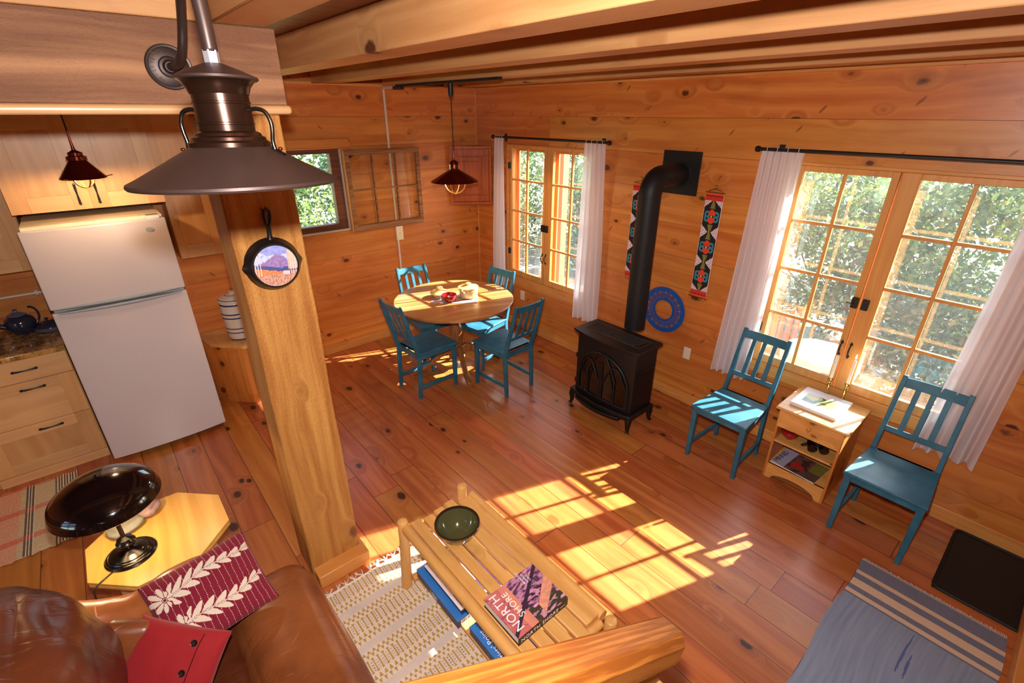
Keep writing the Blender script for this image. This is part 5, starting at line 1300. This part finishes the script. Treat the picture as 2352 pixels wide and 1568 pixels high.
t = thing('base_cabinet', 'maple base cabinet mostly cut off at the left picture edge', 'cabinet', (0, 0, 0))
MB().bx(4.865, 5.7, .03, .60, 0, .945).build('carcass', 'mapZ', t); shaker(t, 'door', 4.87, 5.27, .08, .94, .60)
b = MB().bx(4.222, 5.7, .02, .648, .947, .985); o = b.build('granite_countertop', 'granite', bevel=.004); tag(o, 'gold and brown granite countertop left of the refrigerator', 'countertop')
t = thing('wall_cabinet', 'maple two-door cabinet hung above the refrigerator', 'cabinet', (0, 0, 0))
MB().bx(3.36, 4.205, .02, .60, 1.893, 2.50).build('carcass', 'mapZ', t)
shaker(t, 'door', 3.786, 4.205, 1.895, 2.50, .60, .097, .10, (3.848, 1.995), True)
shaker(t, 'door', 3.362, 3.782, 1.895, 2.50, .60, .097, .10, (3.742, 1.995), True)
for d_ in t.children:
    pass
t = thing('wall_cabinet', 'maple cabinet hung beside the post, right of the refrigerator', 'cabinet', (0, 0, 0))
MB().bx(3.03, 3.340, .02, .31, 1.39, 2.50).build('carcass', 'mapZ', t); shaker(t, 'door', 3.03, 3.340, 1.39, 2.50, .31, .06, .11)
t = thing('wall_cabinet', 'maple upper cabinet over the granite counter at the left edge', 'cabinet', (0, 0, 0))
MB().bx(4.215, 4.90, .02, .31, 1.475, 2.50).build('carcass', 'mapZ', t); shaker(t, 'door', 4.218, 4.55, 1.475, 2.50, .31, .07, .09); shaker(t, 'door', 4.555, 4.895, 1.475, 2.50, .31, .07, .09)
t = thing('wall_cabinet_rail', 'white metal utensil rail on the wall above the teapot', 'rail', (0, 0, 0))
MB().tube([(4.22, .045, 1.24), (5.2, .045, 1.24)], .010, 12).build('rail_bar', 'conduit', t, smooth=40)
for x in (4.30, 4.52): MB().bar((x, .004, 1.24), (x, .045, 1.24), .018, .04).build('bracket', 'conduit', t, bevel=.003)
CZT = .985
t = thing('teapot', 'dark blue glazed teapot standing on the granite counter', 'teapot', (4.445, .16, CZT), .3)
MB().lathe([(.055, 0), (.06, .005), (.085, .05), (.092, .085), (.08, .12), (.055, .14), (.045, .143)], 40).build('pot_body', 'bluepot', t, smooth=40)
MB().lathe([(.056, .142), (.056, .148), (.035, .160), (.012, .168), (.010, .176), (.015, .184), (.008, .19), (0, .191)], 32).build('lid', 'bluerim', t, smooth=40)
MB().tube([(.075, 0, .07), (.11, 0, .09), (.13, 0, .13), (.145, 0, .15)], [.022, .016, .012, .011], 12).build('spout', 'bluepot', t, smooth=40)
b = MB(); b.tube([Vector((-.075-.045*math.sin(k*PI/8), 0, .05+.075*(1-math.cos(k*PI/8))/1.1)) for k in range(9)], .007, 10); b.build('handle', 'bluepot', t, smooth=40)
t = thing('butter_dish', 'grey blue lidded dish between the teapot and the refrigerator', 'dish', (4.295, .20, CZT))
MB().lathe([(.07, 0), (.085, .006), (.095, .03), (.09, .032), (.05, .010), (0, .008)], 40).build('dish_body', 'bluerim', t, smooth=40)
MB().lathe([(.088, .031), (.086, .038), (.060, .058), (.02, .070), (.008, .072), (.007, .085), (.012, .092), (0, .097)], 40).build('lid', 'bluepot', t, smooth=40)
t = thing('storage_jar', 'dark glazed jar at the extreme left edge of the counter', 'jar', (4.635, .22, CZT))
MB().lathe([(.05, 0), (.06, .01), (.065, .08), (.05, .12), (.052, .13), (.046, .13), (.04, .01), (0, .01)], 32).build('jar_body', 'bluepot', t, smooth=40)
# striped crock on its pine stand
t = thing('corner_pine_stand', 'knotty pine corner box standing beside the refrigerator', 'stand', (0, 0, 0))
tri = [(2.93, .03), (3.405, .03), (3.345, .335), (3.12, .565), (2.93, .60)]
b = MB(); b.prism([(x-.008 if x > 3.3 else x, y-.01 if y > .1 else y) for x, y in tri], 0, .575); b.build('stand_body', 'pineZ', t, bevel=.003)
b = MB(); b.prism([(2.92, .02), (3.385, .02), (3.315, .36), (3.10, .60), (2.92, .62)], .575, .60); b.build('stand_top', 'pineT', t, bevel=.004)
t = thing('striped_crock', 'cream stoneware water crock with cobalt blue rings', 'crock', (3.045, .335, .60))
z = 0; pr = []; mi = []
def seg(r, z, m_): pr.append((r, z)); mi.append(m_)
for r_, z_, m_ in ((.095, 0, 0), (.104, .004, 1), (.106, .016, 0), (.115, .075, 1), (.116, .085, 0), (.118, .115, 1), (.119, .125, 0), (.123, .215, 1), (.124, .228, 0), (.124, .252, 1), (.124, .265, 0), (.122, .335, 1), (.120, .350, 0), (.116, .360, 0)): seg(r_, z_, m_)
MB().lathe(pr, 64, mi=mi).build('crock_body', ['crock', 'cobalt'], t, smooth=30)
MB().lathe([(.116, .360), (.128, .363), (.130, .375), (.124, .385), (.119, .390), (.112, .397), (.065, .418), (.058, .420), (.03, .424), (.024, .428), (.022, .436), (.028, .446), (0, .452)], 64, mi=[0, 0, 0, 1, 0, 0, 1, 0, 0, 0, 0, 0, 0]).build('lid', ['crock', 'cobalt'], t, smooth=30)

# ================================================================== skillet with painted bottom, hung on the post
PC = Vector((3.268, 2.862, 1.897))
t = thing('painted_skillet', 'small cast-iron skillet with a mountain scene painted on its bottom', 'skillet', PC)
km = frame((0, 0, 0), (-1, 0, 0), (0, 0, 1), (0, 1, 0)) @ RZ(math.radians(-4))
b = MB(); b.lathe([(.108, .001), (.116, .001), (.117, .004), (.113, .010), (.106, .025), (.100, .040), (.096, .045), (.0, .046)], 72, km)
for v in b.bm.verts:
    l = km.inverted() @ v.co; a = math.atan2(l.y, l.x); r_ = math.hypot(l.x, l.y)
    for a0 in (0.10, PI-.10+.2):
        dlt = abs((a-a0+PI) % (2*PI)-PI)
        if dlt < .22 and l.z < .02 and r_ > .1: l2 = l*1; k = 1+.09*(1-dlt/.22); v.co = km @ Vector((l.x*k, l.y*k, l.z))
b.build('pan_body', 'iron', t, smooth=35)
b = MB(); hp = [(-.013, .108), (-.011, .135), (-.0145, .165), (-.0185, .205), (-.018, .232), (-.008, .248), (.008, .248), (.018, .232), (.0185, .205), (.0145, .165), (.011, .135), (.013, .108)]
hi = [(-.004, .175), (-.0075, .200), (-.0075, .222), (0, .232), (.0075, .222), (.0075, .200), (.004, .175), (0, .170)]
A_ = [Vector((x, y)) for x, y in hp]
ol = [km @ Vector((x, y, .008)) for x, y in hp]
b.tube([km @ Vector((x*.72, y, .008)) for x, y in [(0, .108), (0, .125)]], [.016, .010], 12)
b.tube([km @ Vector((x, y, .008)) for x, y in ((0, .12), (0, .165))], [.0105, .0095], 12)
b.tube([km @ Vector((x, y, .008)) for x, y in ((0, .160), (-.008, .180), (-.012, .205), (-.011, .225), (0, .240), (.011, .225), (.012, .205), (.008, .180))], .0062, 10, closed=True)
b.build('handle', 'iron', t, smooth=50)
MB().tube([Vector((0, -.001, .236)), Vector((0, .014, .236))], .003, 8).build('nail', 'black', t)
def scene(u, v):
    x, y = u*2-1, v*2-1; n = noise.noise(Vector((x*7, y*7, 0))); n2 = noise.noise(Vector((x*18, y*14, 6)))
    if x*x+y*y > 1: return (20, 20, 20)
    pk = .12+.50*max(0, 1-abs(x-.0)*1.9)+.22*max(0, 1-abs(x-.42)*2.6)+.12*max(0, 1-abs(x+.55)*3)+.08*n2
    rg = .02-.22*(x+.1)*(1 if x < .3 else .4)+.05*n-.08
    if y > .55+.2*n: sky_ = (150+int(26*n), 158+int(20*n), 220)
    else: sky_ = (190+int(20*n), 202+int(10*n), 236)
    if abs(x) > .62 and y > -.45 and (int((x+2)*26) % 3 == 0): return (226, 206, 200)
    if x > .55 and y > -.2: return (206+int(20*n2), 184+int(20*n), 164)
    if y > pk: return sky_
    if y > rg+.02: return (150+int(50*n2), 122+int(40*n), 176+int(20*n))
    if y > rg-.16: return (72, 80, 138)
    if .28 < x < .60 and -.45 < y < -.28: return (206, 202, 212)
    if .58 < x < .68 and -.45 < y < -.30: return (110, 50, 40)
    if y > -.42: return (226+int(20*n), 134+int(50*n2), 84)
    return (206+int(20*n2), 156+int(30*n), 134+int(20*n)) if n2 > -.15 else (168, 112, 92)
b = MB(); N = 96; b.col = b.bm.loops.layers.float_color.new('Col')
def disc(u, v):
    r_ = .0885*u; a = v*2*PI; return km @ Vector((r_*math.cos(a), r_*math.sin(a), .0475))
b.grid(disc, 60, 160, colf=lambda u, v: scene(.5+.5*u*math.cos(v*2*PI), .5+.5*u*math.sin(v*2*PI))); b.build('painted_scene', 'painting', t)
